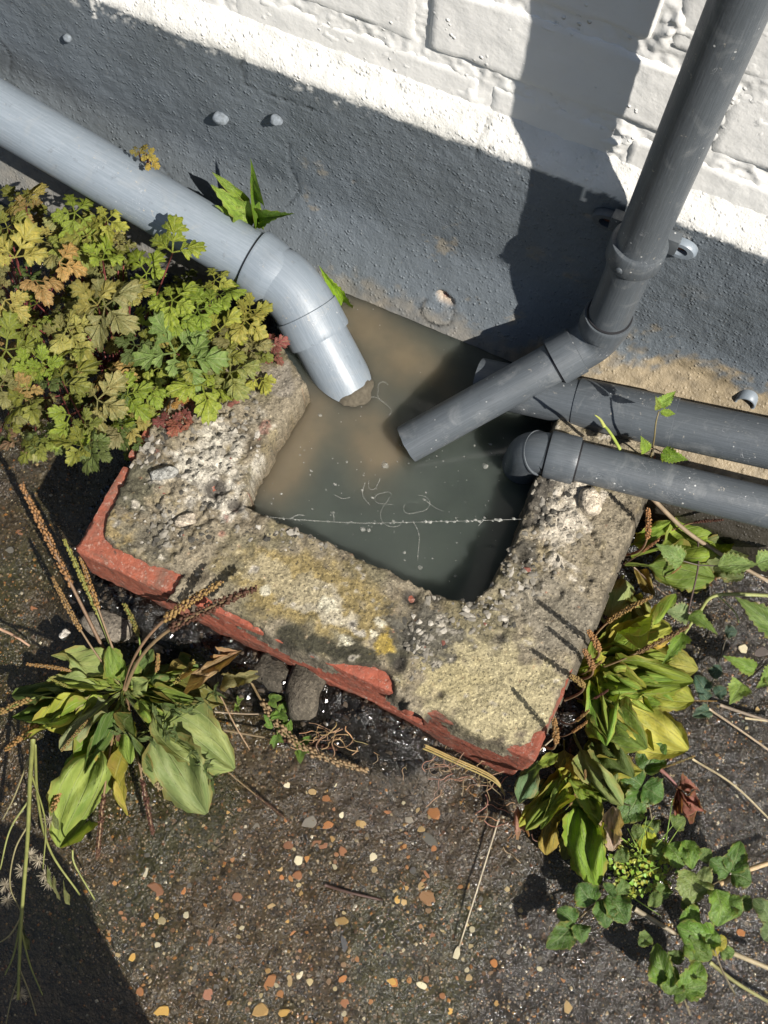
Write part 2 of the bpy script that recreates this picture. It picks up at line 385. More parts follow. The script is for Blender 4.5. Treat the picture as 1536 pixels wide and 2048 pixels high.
hole = (GP[:, 0] > 60) & (GP[:, 0] < 436) & (GP[:, 1] > -320) & (GP[:, 1] < -5); GZ[hole] = -240
GZ = np.where(GP[:, 1] > -2, np.minimum(GZ, -150), GZ)
GP[:, 2] = GZ
mo = mound(GP); gcol = np.ones((len(GP), 4))
base = np.array([.037, .0245, .009]); mossy = np.array([.026, .0235, .005]); soil = np.array([.010, .009, .0075]); pale = np.array([.046, .035, .024])
k1 = sstep(-.2, .5, fbm(GP, 90, 4, 51))[:, None]; k2 = sstep(0, .6, fbm(GP, 150, 3, 77))[:, None]; k3 = sstep(4, 22, mo + 6 * fbm(GP, 20, 3, 8))[:, None]
c = base * (1 - k1) + mossy * k1; c = c * (1 - .6 * k2) + pale * .6 * k2
right = sstep(455, 500, GP[:, 0])[:, None]; c = c * (1 - right) + np.array([.024, .019, .013]) * right
c = c * (1 - k3) + soil * k3; gcol[:, :3] = c; gcol[:, 3] = (1 - k3[:, 0]) * (1 - .55 * k2[:, 0])
mb = MB(); mb.v.append(GP); mb.n = len(GP); mb.c.append(gcol); mb.uv.append(np.zeros((len(GP), 2))); mb.f = grid_faces(len(gx), len(gy))
mb.f = [q for q in mb.f if not (GP[q[0], 1] > 0 and abs(GP[q[0], 0]) < 900)] if False else mb.f
ground = mb.build('ground', M_GROUND); ground['kind'] = 'structure'; ground['label'] = 'wet dark concrete with exposed pebbles below the kerb'
def gz(x, y): return float(ground_h(np.array([[x, y, 0.0]]), False)[0])

# ------------------------------------------------------------------ pebbles in the concrete
def pebble_mesh(name, seed, flat=.55):
    bm = bmesh.new(); bmesh.ops.create_icosphere(bm, subdivisions=1, radius=1)
    r = random.Random(seed); a = Vector((r.uniform(-1, 1), r.uniform(-1, 1), 0))
    for v in bm.verts:
        v.co = Vector((v.co.x * (1 + .2 * a.x * v.co.y) * r.uniform(.72, 1.18), v.co.y * (1 + .2 * a.y * v.co.x) * r.uniform(.70, 1.16), max(-.6, min(v.co.z, .5)) * flat))
    me = bpy.data.meshes.new(name); bm.to_mesh(me); bm.free(); me.materials.append(M_STONE)
    return me
PEB = [pebble_mesh('pebble', 40 + k, f) for k, f in enumerate((.5, .42, .6, .5, .36, .45))]
PAL = [(.32, .14, .030), (.24, .095, .025), (.36, .21, .06), (.36, .28, .15), (.46, .40, .28), (.17, .10, .05), (.10, .085, .065), (.32, .23, .11), (.28, .12, .03), (.06, .055, .05)]
npeb = 0
def pebble(u, v, wpx, hpx, ang, colr, lift=.25):
    global npeb
    p = at(u, v, 'z', ZG); p = at(u, v, 'z', gz(p[0], p[1])); k = mm_per_px(p) / 2
    o = bpy.data.objects.new('pebble', PEB[npeb % 6]); npeb += 1; COL.objects.link(o); o.parent = ground
    rx = wpx * k; ry = hpx * k * 1.06
    o.location = Vector((p[0] * S, p[1] * S, (p[2] + lift) * S)); o.scale = (rx * S, ry * S, min(rx, ry) * S * .45)
    o.rotation_euler = (random.uniform(-.15, .15), random.uniform(-.15, .15), ang); fk = random.uniform(.7, 1.1); o.color = (colr[0] * fk, colr[1] * fk, colr[2] * fk * .85, 1)
OR = (.34, .13, .03); OB = (.22, .085, .03); CR = (.62, .55, .42); TN = (.40, .27, .12); YE = (.46, .27, .06)
hero = [(868, 1625, 30, 30, OR), (770, 1630, 34, 18, OR), (285, 1747, 27, 34, CR), (305, 1780, 50, 34, OB), (344, 1752, 18, 26, OB), (314, 1748, 30, 22, OB), (365, 1780, 18, 18, OR), (475, 1795, 24, 20, OB),
 (652, 1597, 22, 16, OR), (655, 1650, 26, 18, OR), (725, 1648, 16, 22, TN), (682, 1632, 14, 18, CR), (577, 1690, 24, 20, OB), (640, 1690, 38, 20, OB), (597, 1721, 22, 22, CR), (746, 1713, 20, 18, CR), (685, 1703, 18, 24, OB),
 (620, 1645, 40, 28, (.17, .15, .13)), (575, 1570, 16, 14, CR), (625, 1584, 20, 14, TN), (556, 1734, 28, 18, TN), (595, 1750, 22, 20, OB), (563, 1755, 12, 12, OR),
 (425, 1785, 12, 20, OR), (545, 1814, 22, 16, TN), (572, 1841, 18, 10, YE), (684, 1842, 34, 18, (.30, .18, .05)), (588, 1868, 18, 14, OR), (615, 1881, 20, 14, OB), (690, 1890, 18, 40, (.05, .05, .06)),
 (313, 1832, 12, 14, YE), (324, 1842, 20, 16, (.35, .28, .16)), (372, 1830, 16, 16, CR), (418, 1882, 12, 24, OB), (315, 1890, 16, 14, CR), (265, 1915, 16, 20, YE), (280, 1983, 18, 20, OR), (417, 1990, 26, 26, (.36, .15, .09)),
 (540, 1965, 24, 40, OR), (520, 2020, 36, 30, (.30, .18, .06)), (567, 2026, 28, 18, YE), (325, 2025, 38, 30, YE), (690, 2005, 20, 24, OB), (687, 1958, 24, 14, OR), (580, 1965, 12, 20, TN), (600, 1950, 10, 20, CR),
 (855, 1747, 16, 26, OB), (843, 1772, 22, 16, TN), (855, 1795, 40, 34, (.20, .10, .04)), (797, 1800, 18, 18, YE), (808, 1805, 16, 14, TN), (884, 1843, 16, 18, OR), (865, 1877, 18, 26, OB), (914, 1907, 18, 30, CR),
 (988, 1926, 18, 18, OR), (845, 1972, 30, 14, CR), (885, 1992, 16, 14, OR), (900, 2022, 14, 14, YE), (1135, 2015, 20, 30, TN), (1018, 1904, 12, 14, (.3, .25, .2)), (783, 1962, 22, 16, YE), (789, 1966, 18, 20, OR),
 (818, 1640, 22, 16, (.22, .19, .16)), (842, 1658, 18, 14, TN), (858, 1678, 44, 24, (.09, .085, .075)), (868, 1697, 16, 14, OR), (778, 1627, 18, 14, OB), (1482, 1866, 22, 16, OR), (1487, 1298, 26, 22, CR), (1522, 1304, 34, 22, (.09, .07, .07)),
 (1470, 1397, 18, 26, (.2, .12, .07)), (1515, 1420, 14, 14, TN), (1385, 1235, 16, 12, TN), (40, 1065, 20, 12, OB), (70, 1220, 28, 12, OB), (20, 1100, 18, 16, (.1, .09, .08)), (335, 1760, 12, 10, TN)]
for (u, v, w, h, cc) in hero: pebble(u, v, w, h, random.uniform(-.6, .6) + .4, cc, .05)
for _ in range(5000):
    if npeb >= 285: break
    u = random.uniform(200, 1150); v = random.uniform(1560, 2060)
    if v < 1560 + max(0, (600 - u)) * .35 or (u > 900 and v < 1620 + (u - 900) * 1.2): continue
    w = random.uniform(8, 16); pebble(u, v, w, w * random.uniform(.6, 1.1), random.uniform(0, 3), random.choice(PAL), -.1)
# fine grit, thousands of grains
g = MB(); OCT = np.array([(1, 0, 0), (0, 1, 0), (-1, 0, 0), (0, -1, 0), (0, 0, 1), (0, 0, -1)], float); OCF = [(0, 1, 4), (1, 2, 4), (2, 3, 4), (3, 0, 4)]
NG = 14000; gp = np.stack([RNG.uniform(-260, 740, NG), RNG.uniform(-820, -60, NG), np.zeros(NG)], 1)
keep = (mound(gp) < 6) & ~((gp[:, 0] > -10) & (gp[:, 0] < 450) & (gp[:, 1] > -415)); gp = gp[keep]; gp[:, 2] = ground_h(gp)
for p in gp:
    r = random.choice((.7, .9, 1.1, 1.4, 1.9)); cc = np.array(random.choice(PAL)) * random.uniform(.2, .8)
    a = random.uniform(0, 6); q = OCT * [r * random.uniform(.8, 1.5), r, r * .7]; ca, sa = math.cos(a), math.sin(a)
    q = q @ np.array([[ca, sa, 0], [-sa, ca, 0], [0, 0, 1]]); g.add(q + p + [0, 0, -.1 * r], OCF, cc)
gr = g.build('grit', M_GRIT, ground, smooth=True); gr['kind'] = 'stuff'
g = MB(); ICO = bmesh.new(); bmesh.ops.create_icosphere(ICO, subdivisions=1, radius=1); IV = np.array([v.co[:] for v in ICO.verts]); IF = [tuple(v.index for v in f.verts) for f in ICO.faces]; ICO.free()
sp_ = np.stack([RNG.uniform(-120, 520, 16000), RNG.uniform(-480, -60, 16000), np.zeros(16000)], 1); sp_ = sp_[(mound(sp_) > 10) & (RNG.random(len(sp_)) < .75) & ~((sp_[:, 0] > 2) & (sp_[:, 0] < 438) & (sp_[:, 1] > -408))]; sp_[:, 2] = ground_h(sp_)
for p in sp_:
    q = random.choice((.8, 1.0, 1.4, 2.0, 3.0)); cc = np.array(random.choice([(.012, .010, .008), (.02, .016, .012), (.03, .024, .018), (.07, .055, .04)])) * random.uniform(.6, 1.3)
    g.add(IV * (1 + .8 * (RNG.random((len(IV), 1)) - .5)) * [q * random.uniform(.7, 1.4), q, q * .7] + p, IF, cc)
sl_ = g.build('soil_crumbs', M_GRIT, ground, smooth=False); sl_['kind'] = 'stuff'

# ------------------------------------------------------------------ brick wall with grey plinth
wall = thing('brick_wall', (200, 0, ZG), 'white painted brick wall with a slate grey rendered plinth along its foot', 'wall')
BED = 186.0; LIP = 199.0
mbed = MB(); nx = 660; nz = 165
xs = np.linspace(-520, 800, nx); zs = np.linspace(150, 480, nz); X, Z = np.meshgrid(xs, zs, indexing='ij')
P = np.stack([X.ravel(), np.zeros(X.size), Z.ravel()], 1); P[:, 1] = 1.3 + 1.2 * fbm(P, 14, 4, 3) + .8 * fbm(P, 5, 2, 4)
for (u, v, rx_, rz_) in ((1238, 282, 9, 15), (1345, 60, 7, 18), (1436, 250, 6, 18), (1100, 60, 8, 4)):
    q_ = at(u, v, 'y', 0); w_ = np.exp(-(((P[:, 0] - q_[0]) / rx_) ** 2 + ((P[:, 2] - q_[2]) / rz_) ** 2)); P[:, 1] -= w_ * (2.0 + 2.2 * fbm(P * [1, 0, 1], 9, 4, int(u)) + 1.8 * fbm(P * [1, 0, 1], 3.5, 3, int(v)))
mbed.add(P, grid_faces(nx, nz)); mbed.build('mortar_joints', M_WHITE, wall)
courses = [(BED, [(-481, -370), (-370, -145), (-145, -33), (-33, 192), (192, 304), (304, 529), (529, 641), (641, 800)]),
           (BED + 75, [(-540, -314), (-314, -89), (-89, 136), (136, 361), (361, 586), (586, 811)]),
           (BED + 150, [(-480, -369), (-369, -144), (-144, -32), (-32, 193), (193, 306), (306, 418), (418, 643), (643, 755)]),
           (BED + 225, [(-540, -314), (-314, -89), (-89, 136), (136, 361), (361, 586), (586, 811)])]
sd_ = 100
for zb, row in courses:
    for a, b in row:
        sd_ += 7; dz = random.uniform(-1, 1)
        V, F = rough_box((a + 5, 0 + random.uniform(-.9, .6), zb + 5.5 + dz), (b - 5, 60, zb + 69.5 + dz), 4.0, .45, 3.6, sd_, .9)
        V[:, 1] = np.where(V[:, 1] > 30, 60, V[:, 1])
        MB().add(V, F).build('brick', M_WHITE, wall)
up = MB(); V, F = rough_box((-1600, 1, BED + 301), (2200, 120, 2600), 90, .5, 3, 5); up.add(V, F); up.build('upper_wall', M_WHITE, wall)
# plinth sheet
def haunch_z(x): return 30 + 0 * x
nx = 560; nz = 175
xs = np.linspace(-520, 820, nx); tt = np.linspace(0, 1, nz); X, T = np.meshgrid(xs, tt, indexing='ij'); X = X.ravel(); T = T.ravel()
zt = 234 - T * (234 + 165)
yy = np.where(zt > 200, -15 * (1 - sstep(199, 233, zt) ** 1.0), -15.0); yy = np.where(zt > 227, yy + (zt - 227) * .6, yy)
hz = haunch_z(X) + 5 * fbm(np.stack([X, T * 0, T * 0], 1), 60, 2, 6)
yy -= 36 * np.clip((62 - zt) / 96, 0, 1.4) ** 1.5; yy -= 34 * (np.clip(hz - zt, 0, 60) / 52) ** 1.2 * sstep(318, 352, X)
PP = np.stack([X, yy, zt], 1); Q = np.stack([X, yy * .5, zt], 1)
PP[:, 1] += 1.1 * fbm(Q, 70, 3, 12) + .35 * fbm(Q, 12, 3, 14) + .40 * fbm(Q, 4.5, 2, 15)
PP[:, 1] += np.where(zt > 200, .7 * fbm(Q, 9, 3, 44), 0)
pc = np.ones((len(PP), 3)); grey = np.array([.122, .140, .156]); sand = np.array([.30, .24, .155]); white = np.array([.70, .685, .645])
pc[:] = grey
nl = fbm(Q, 9, 4, 21); nl2 = fbm(Q, 45, 3, 22); nl3 = fbm(Q, 3.5, 2, 23)
sbz = -18 + 28 * sstep(262, 345, X) + 26 * sstep(350, 450, X) - 10 * sstep(470, 560, X)
sm = (.35 + .65 * sstep(250, 330, X)) * sstep(-9, 9, (sbz - zt) + 12 * nl + 9 * nl2 + 4 * nl3)
sm = np.maximum(sm, .5 * sstep(.62, .95, nl2 + .35 * nl + .25 * nl3) * sstep(150, 60, zt) * sstep(-40, 60, X))
wm = sstep(-1.2, 1.2, zt - (LIP + 3 * fbm(Q * [1, 0, 0], 90, 3, 24) + 1.7 * nl + 1.6 * nl3))
drip = (np.abs(X + 160 + 2 * nl3) < 1.6) & (zt > 178) | (np.abs(X - 290 - 2 * nl3) < 1.2) & (zt > 184)
brk = sstep(.35, .6, nl + .5 * nl3) * sstep(LIP - 20, LIP - 3, zt) * sstep(.1, .5, fbm(Q, 80, 2, 29))
wm = np.maximum(wm, np.maximum(drip, brk * .8)); 
pc = pc * (1 - sm[:, None]) + sand * (.85 + .3 * fbm(Q, 6, 2, 61))[:, None] * sm[:, None]
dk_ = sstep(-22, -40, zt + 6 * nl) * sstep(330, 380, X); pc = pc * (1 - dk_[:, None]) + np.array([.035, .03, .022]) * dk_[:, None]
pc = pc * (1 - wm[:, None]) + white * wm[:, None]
XZ = np.stack([X, zt], 1)
def onp(u, v): 
    p = at(u, v, 'y', -16); return (p[0], p[2])
# spalled patch with a rusty pocket, and cracks
sx_, sz_ = onp(895, 585); rr = np.hypot((X - sx_) / 1.25, zt - sz_) + 1.6 * nl
ringm = np.exp(-((rr - 14) / 1.0) ** 2) * ((zt < sz_ + 10)); PP[:, 1] += 1.8 * ringm; PP[:, 1] -= 1.0 * (rr < 13.5) * (zt < sz_ + 4)
px_, pz_ = onp(905, 570); hole_ = sstep(6.5, 4.5, np.hypot((X - px_) / 1.9, (zt - pz_) + .25 * (X - px_)) + 1.2 * nl)
PP[:, 1] += 5.5 * hole_; pc = pc * (1 - hole_[:, None]) + np.array([.36, .29, .22]) * hole_[:, None]
h2 = sstep(3.2, 1.8, np.hypot(X - px_ + 1, zt - pz_)); PP[:, 1] += 2 * h2; pc = pc * (1 - h2[:, None]) + np.array([.16, .05, .03]) * h2[:, None]
pc *= (1 - .6 * ringm)[:, None]
for pts in ([(487, 105), (480, 130), (490, 170), (560, 200), (625, 220)], [(575, 290), (578, 330), (590, 360), (598, 380), (580, 405)], [(0, 85), (22, 110), (20, 150)], [(965, 260), (950, 320)], [(310, 305), (345, 325), (360, 350)]):
    cp = [onp(*q) for q in pts]; d = seg_dist(XZ + np.stack([1.5 * nl, 1.5 * nl3], 1), cp, False); k = np.exp(-(d / .9) ** 2); PP[:, 1] += 1.6 * k; pc *= (1 - .45 * k)[:, None]
for (u, v, r) in ((1172, 435, 4), (1275, 700, 3), (975, 300, 2.2), (707, 365, 2.5), (1060, 375, 2)):
    cx, cz = onp(u, v); k = sstep(r, r * .4, np.hypot(X - cx, zt - cz)); PP[:, 1] += 2.0 * k; pc = pc * (1 - .6 * k[:, None]) + np.array([.30, .25, .19]) * .6 * k[:, None]
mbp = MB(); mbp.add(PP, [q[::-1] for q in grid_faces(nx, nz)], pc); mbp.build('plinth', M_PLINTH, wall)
V, F = rough_box((-520, 10, -170), (820, 120, BED + 30), 60, .1, 2, 3); MB().add(V, F).build('wall_core', M_WHITE, wall)
for x0_, x1_ in ((-1600, -516), (796, 2200)):
    V, F = rough_box((x0_, 1.5, 228), (x1_, 120, 490), 60, .5, 3, 6); MB().add(V, F).build('wall_extension', M_WHITE, wall)
    V, F = rough_box((x0_, -15.5, -170), (x1_, 120, 226), 60, .5, 6, 7); MB().add(V, F, grey).build('plinth_extension', M_PLINTH, wall)
# painted-over wall plugs
for (u, v, r) in ((440, 237, 7.0), (552, 240, 5.6), (135, 76, 4.2)):
    p = at(u, v, 'y', -19); mbq = MB()
    bm = bmesh.new(); bmesh.ops.create_icosphere(bm, subdivisions=3, radius=1); V = np.array([vv.co[:] for vv in bm.verts]); F = [tuple(x.index for x in f.verts) for f in bm.faces]; bm.free()
    V = V * [r, r * .85, r * .9]; V *= (1 + .22 * fbm(V, r * .9, 3, int(u)))[:, None]
    mbq.add(V + p, F, (.20, .225, .25)); mbq.build('wall_plug', M_CRUMB, wall)

# ------------------------------------------------------------------ kerb round the gully
kerb = thing('gully_kerb', (220, -260, ZG), 'crumbling red brick and mortar kerb boxing in the flooded drain', 'kerb')
def kb(lo, hi, seed, tint=(1, 1, 1), chip=2.2, amp=1.1):
    V, F = rough_box(lo, hi, 2.4, amp, 2.0, seed, chip)
    return MB().add(V, F, tint).build('brick', M_BRICK, kerb)
Yf = KY0
kb((0, Yf - 1, -64), (103, Yf + 88, 2), 201); kb((112, Yf + 2, -66), (328, Yf + 88, 1.5), 202, (1.1, 1, 1)); kb((338, Yf, -66), (439, Yf + 88, 1), 203, (.85, .8, .8))
kb((-1, Yf + 98, -65), (88, Yf + 240, 1.0), 204); kb((356, Yf + 98, -66), (437.5, Yf + 215, 0.5), 205, (.9, .9, .9)); kb((356, Yf + 224, -66), (437, Yf + 310, -2), 206, (.9, .9, .9))
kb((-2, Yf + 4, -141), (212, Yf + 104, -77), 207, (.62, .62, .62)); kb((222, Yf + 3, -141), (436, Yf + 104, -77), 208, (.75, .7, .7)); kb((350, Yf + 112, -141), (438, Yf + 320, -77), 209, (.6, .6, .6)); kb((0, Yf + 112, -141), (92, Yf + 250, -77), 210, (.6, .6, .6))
def kp(L, z=4): return [tuple(at(u, v, 'z', z)[:2]) for u, v in L]
outer = kp([(290, 878), (262, 932), (233, 985), (208, 1040), (205, 1076), (225, 1096), (262, 1107), (300, 1132), (340, 1141), (362, 1152), (352, 1178), (330, 1205), (352, 1222), (368, 1232), (380, 1196), (402, 1184), (425, 1212), (458, 1222),
            (525, 1263), (560, 1281), (578, 1292), (640, 1319), (700, 1326), (768, 1338), (779, 1356), (786, 1388), (812, 1407), (806, 1446), (834, 1462), (856, 1425), (872, 1420), (896, 1440), (940, 1466), (985, 1484), (1040, 1497), (1062, 1482), (1074, 1466),
            (1100, 1440), (1150, 1325), (1182, 1262), (1240, 1122), (1289, 1000)]) + [(441, -118), (430, -96), (338, -92)]
inner = kp([(1062, 985), (1042, 1050), (1012, 1110), (978, 1172), (946, 1200), (900, 1194), (850, 1174), (760, 1130), (655, 1082), (560, 1040), (492, 1010), (500, 962), (556, 860), (614, 766)])
rear = [(70, -148), (20, -142), (1, -146), (0, -220)]
st = 1.45; xs = np.arange(-6, 447, st); ys = np.arange(-416, -84, st); X, Y = np.meshgrid(xs, ys, indexing='ij')
K = np.stack([X.ravel(), Y.ravel(), np.zeros(X.size)], 1)
poly = outer + inner + rear; kn = fbm(K, 10, 4, 71); kn2 = fbm(K, 4, 2, 72)
sdv = sdf(K[:, :2], poly) + 2.2 * kn + .8 * kn2
inn = seg_dist(K[:, :2], inner, False); isin = sdv > 0
def gw(u, v, rx, ry=None, rot=-.42):
    p = at(u, v, 'z', 4); ry = ry or rx; d = K[:, :2] - p[:2]; ca, sa = math.cos(0), math.sin(0)
    return np.exp(-((d[:, 0] / rx) ** 2 + (d[:, 1] / ry) ** 2))
rough = np.clip(gw(400, 960, 70, 60) + gw(330, 1060, 50, 34) + gw(1110, 1030, 38, 60) + gw(1050, 1150, 36, 40) + gw(450, 830, 30, 40) + .6 * gw(960, 1210, 40, 24), 0, 1)
d1, d2, wid = worley(K + np.stack([3 * kn, 3 * kn2, 0 * kn], 1), 11, 5)
e1, e2, wid2 = worley(K + np.stack([2 * kn2, 2 * kn, 0 * kn], 1), 5.5, 15)
top = 6.5 + 2.2 * fbm(K, 60, 3, 73) + (.8 + 2.0 * rough) * kn + (.45 + .8 * rough) * kn2 + rough * (4.2 * (wid - .4) * sstep(.02, .22, d2 - d1) + 2.6 * (wid2 - .5) * sstep(.02, .2, e2 - e1))
sm1 = gw(645, 1225, 95, 40) + gw(980, 1370, 70, 60); top = top + 2.5 * np.clip(sm1, 0, 1)
pit = np.zeros(len(K))
for _ in range(70):
    a = RNG.uniform(0, 440); b = RNG.uniform(-405, -110); r = RNG.uniform(1.2, 3.6); pit += RNG.uniform(1.0, 2.6) * np.exp(-((K[:, 0] - a) ** 2 + (K[:, 1] - b) ** 2) / r ** 2)
for u, v, r, dd in ((866, 1438, 5, 9), (880, 1390, 4, 4), (1010, 1245, 3, 4), (820, 1195, 7, 6), (870, 1195, 6, 5), (800, 1330, 7, 5), (432, 980, 9, 8), (470, 1010, 6, 6), (1180, 1160, 3, 4), (1000, 1275, 5, 4), (370, 1045, 5, 7)):
    p = at(u, v, 'z', 4); pit += dd * np.exp(-((K[:, 0] - p[0]) ** 2 + (K[:, 1] - p[1]) ** 2) / r ** 2)
top -= pit
jl = seg_dist(K[:, :2], kp([(835, 1185), (800, 1290), (790, 1340)]), False); top -= 3 * np.exp(-(jl / 6) ** 2)
jl2 = seg_dist(K[:, :2] + np.stack([2 * kn, 2 * kn2], 1), kp([(1165, 1040), (1190, 1085), (1200, 1110)]), False); top -= 4 * np.exp(-(jl2 / 1.6) ** 2)
zin = -120.0
edge_in = sstep(-3.5, 2.5, sdv)
isinner = inn < np.minimum(seg_dist(K[:, :2], outer, False), seg_dist(K[:, :2], rear, False)) + .01
isinner |= (sdv < 0) & (K[:, 0] > 72) & (K[:, 0] < 338) & (K[:, 1] > -300)
zz = np.where(isinner, zin + (top - zin) * sstep(-5.5, 1.5, sdv), -14 + (top + 14) * sstep(-5.0, 3.0, sdv))
zz = np.where(isinner & (sdv < 9), zz - 2.4 * sstep(6, 0, sdv), zz)
K[:, 2] = zz
cm = np.array([.225, .195, .145]); kc = np.tile(cm, (len(K), 1))
def paint(w, colr):
    global kc
    w = np.clip(w, 0, 1)[:, None]; kc = kc * (1 - w) + np.array(colr) * w
big = fbm(K, 28, 4, 81); mid = fbm(K, 11, 4, 82); sml = fbm(K, 4, 3, 83)
paint(sstep(.1, .5, big), (.145, .122, .088)); paint(.55 * sstep(.15, .6, fbm(K, 40, 4, 84)), (.115, .105, .055)); paint(.5 * sstep(.2, .6, fbm(K, 16, 4, 85)), (.20, .165, .09))
paint(.95 * sstep(.25, .6, gw(625, 1190, 80, 32) + .35 * mid), (.235, .185, .085))
paint(.95 * sstep(.35, .6, gw(640, 1205, 34, 18) + .45 * mid), (.36, .325, .25))
paint(.9 * sstep(.4, .6, gw(560, 1160, 50, 16) + .5 * mid), (.30, .26, .17))
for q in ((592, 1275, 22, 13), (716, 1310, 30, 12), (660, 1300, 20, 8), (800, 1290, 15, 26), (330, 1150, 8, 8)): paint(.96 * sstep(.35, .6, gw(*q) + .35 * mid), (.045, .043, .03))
for q in ((690, 1283, 7, 5), (758, 1248, 6, 4.5), (748, 1272, 4, 4), (530, 1185, 6, 5), (655, 1212, 9, 7)): paint(sstep(.35, .6, gw(*q) + .4 * sml), (.50, .47, .37))
paint(.85 * sstep(.3, .55, gw(770, 1290, 10, 12) + .3 * sml), (.30, .22, .05))
paint(.97 * sstep(.22, .5, gw(985, 1380, 66, 44) + .4 * mid), (.335, .295, .185))
paint(.7 * sstep(.4, .7, gw(900, 1350, 40, 26) + .4 * mid), (.30, .26, .15))
paint(.9 * sstep(.3, .6, gw(850, 1270, 34, 22) + .5 * mid), (.085, .08, .068))
paint(.85 * sstep(.3, .6, gw(1090, 1225, 44, 40) + .45 * big), (.20, .18, .145))
paint(.9 * sstep(.35, .6, gw(258, 975, 26, 28) + .4 * mid), (.075, .072, .050))
paint(.85 * sstep(.3, .6, gw(240, 1060, 20, 14) + .45 * sml), (.26, .20, .10))
paint(.8 * sstep(.3, .7, gw(300, 1080, 30, 22) + .5 * mid), (.13, .12, .095))
paint(.95 * sstep(.3, .7, gw(430, 935, 36, 44) + .55 * mid), (.42, .395, .345))
paint(.9 * sstep(.35, .7, gw(430, 1000, 30, 14) + .6 * mid), (.46, .43, .38))
paint(.9 * sstep(.35, .65, gw(1120, 1030, 30, 50) + .6 * mid), (.46, .42, .36))
paint(.9 * sstep(.4, .6, gw(1075, 1010, 14, 40) + .5 * mid), (.06, .055, .048))
paint(.9 * sstep(.35, .6, gw(1050, 1110, 14, 24) + .4 * mid), (.07, .065, .055))
paint(.8 * sstep(.4, .7, gw(560, 760, 24, 22) + .3 * mid), (.21, .19, .165))
for q in ((528, 860, 6, 10), (455, 1035, 4, 5), (470, 1020, 3, 3), (310, 905, 6, 3), (448, 1070, 4, 4)): paint(.6 * sstep(.45, .8, gw(*q) + .5 * sml), (.22, .09, .075))
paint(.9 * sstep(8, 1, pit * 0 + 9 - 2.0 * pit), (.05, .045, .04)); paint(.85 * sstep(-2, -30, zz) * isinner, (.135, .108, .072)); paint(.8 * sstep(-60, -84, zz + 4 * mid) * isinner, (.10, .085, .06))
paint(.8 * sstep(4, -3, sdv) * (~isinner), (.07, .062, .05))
mk = MB(); F = grid_faces(len(xs), len(ys)); low = zz < -13.5
F = [q for q in F if not (low[q[0]] and low[q[1]] and low[q[2]] and low[q[3]] and not isinner[q[0]])]
F = [q for q in F if not (zz[q[0]] < -119.5 and zz[q[2]] < -119.5)]
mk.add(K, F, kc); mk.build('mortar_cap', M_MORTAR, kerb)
# mortar between the courses
V, F = rough_box((6, Yf + 9, -140), (434, Yf + 86, -4), 5, 1.2, 2, 301); MB().add(V, F, (.17, .155, .13)).build('bedding_mortar', M_MORTAR, kerb)
def ktop(x, y):
    i = int(np.clip(round((x - xs[0]) / st), 0, len(xs) - 1)); j = int(np.clip(round((y - ys[0]) / st), 0, len(ys) - 1)); return float(zz[i * len(ys) + j])
# loose crumbs bedded all over the broken mortar
cb = MB(); r_ = random.Random(5); done = 0
zones = [(400, 960, 90, 80), (340, 1060, 60, 45), (1110, 1030, 45, 80), (1050, 1150, 45, 50), (450, 850, 60, 60), (960, 1220, 70, 40), (300, 900, 30, 30), (620, 1060, 90, 30), (850, 1290, 40, 40)]
ICO = bmesh.new(); bmesh.ops.create_icosphere(ICO, subdivisions=1, radius=1); IV = np.array([v.co[:] for v in ICO.verts]); IF = [tuple(v.index for v in f.verts) for f in ICO.faces]; ICO.free()
for _ in range(950):
    u, v, a, b = r_.choice(zones); p = at(u + r_.gauss(0, a * .6), v + r_.gauss(0, b * .6), 'z', 5)
    if not inside(np.array([p[:2]]), poly)[0]: continue
    z = ktop(p[0], p[1]); 
    if z < -3: continue
    r = r_.choice((.7, .9, 1.1, 1.4, 1.8, 2.3, 3.0)); q = IV * (1 + .9 * (RNG.random((len(IV), 1)) - .5)) * [r * r_.uniform(.8, 1.7), r, r * .5]
    an = r_.uniform(0, 6); q = q @ np.array([[math.cos(an), math.sin(an), 0], [-math.sin(an), math.cos(an), 0], [0, 0, 1]])
    w = r_.random(); cc = np.array((.36, .33, .28)) if w < .22 else np.array((.22, .20, .165)) if w < .72 else np.array((.07, .065, .055)) if w < .985 else np.array((.20, .08, .06))
    cb.add(q + [p[0], p[1], z - .05 * r], IF, cc * r_.uniform(.7, 1.15))
o = cb.build('mortar_crumbs', M_CRUMB, kerb, smooth=False); o['kind'] = 'stuff'

# loose chunks
def chunk(u, v, zz_, size, colr, label, flat=.6, seed=1, cat='stone', name='mortar_chunk', group=None):
    p = at(u, v, 'z', zz_); bm = bmesh.new(); bmesh.ops.create_icosphere(bm, subdivisions=3, radius=1)
    V = np.array([x.co[:] for x in bm.verts]); F = [tuple(x.index for x in f.verts) for f in bm.faces]; bm.free()
    V = np.sign(V) * np.abs(V) ** .75; V *= (1 + .28 * fbm(V, .9, 3, seed))[:, None]; V = V * [size[0] / 2, size[1] / 2, size[0] / 2 * flat]
    a = seed * 1.3; V = V @ np.array([[math.cos(a), math.sin(a), 0], [-math.sin(a), math.cos(a), 0], [0, 0, 1]])
    m = MB(); m.add(V + p, F, np.array(colr) * (1 + .3 * fbm(V, 5, 3, seed + 2))[:, None]); o = m.build(name, M_MORTAR, None, True, p); return tag(o, label, cat, group)
chunk(1180, 1002, 9, (25, 21), (.50, .44, .36), 'pale loose mortar chunk lying on the right arm of the kerb below the pipe', .5, 4)
chunk(327, 948, 12, (24, 11), (.30, .30, .29), 'long grey mortar fragment standing out of the broken left arm of the kerb', .5, 3)
chunk(372, 1040, 9, (10, 20), (.38, .33, .27), 'narrow tan mortar fragment on the kerb between the red corner and the water', .6, 9)
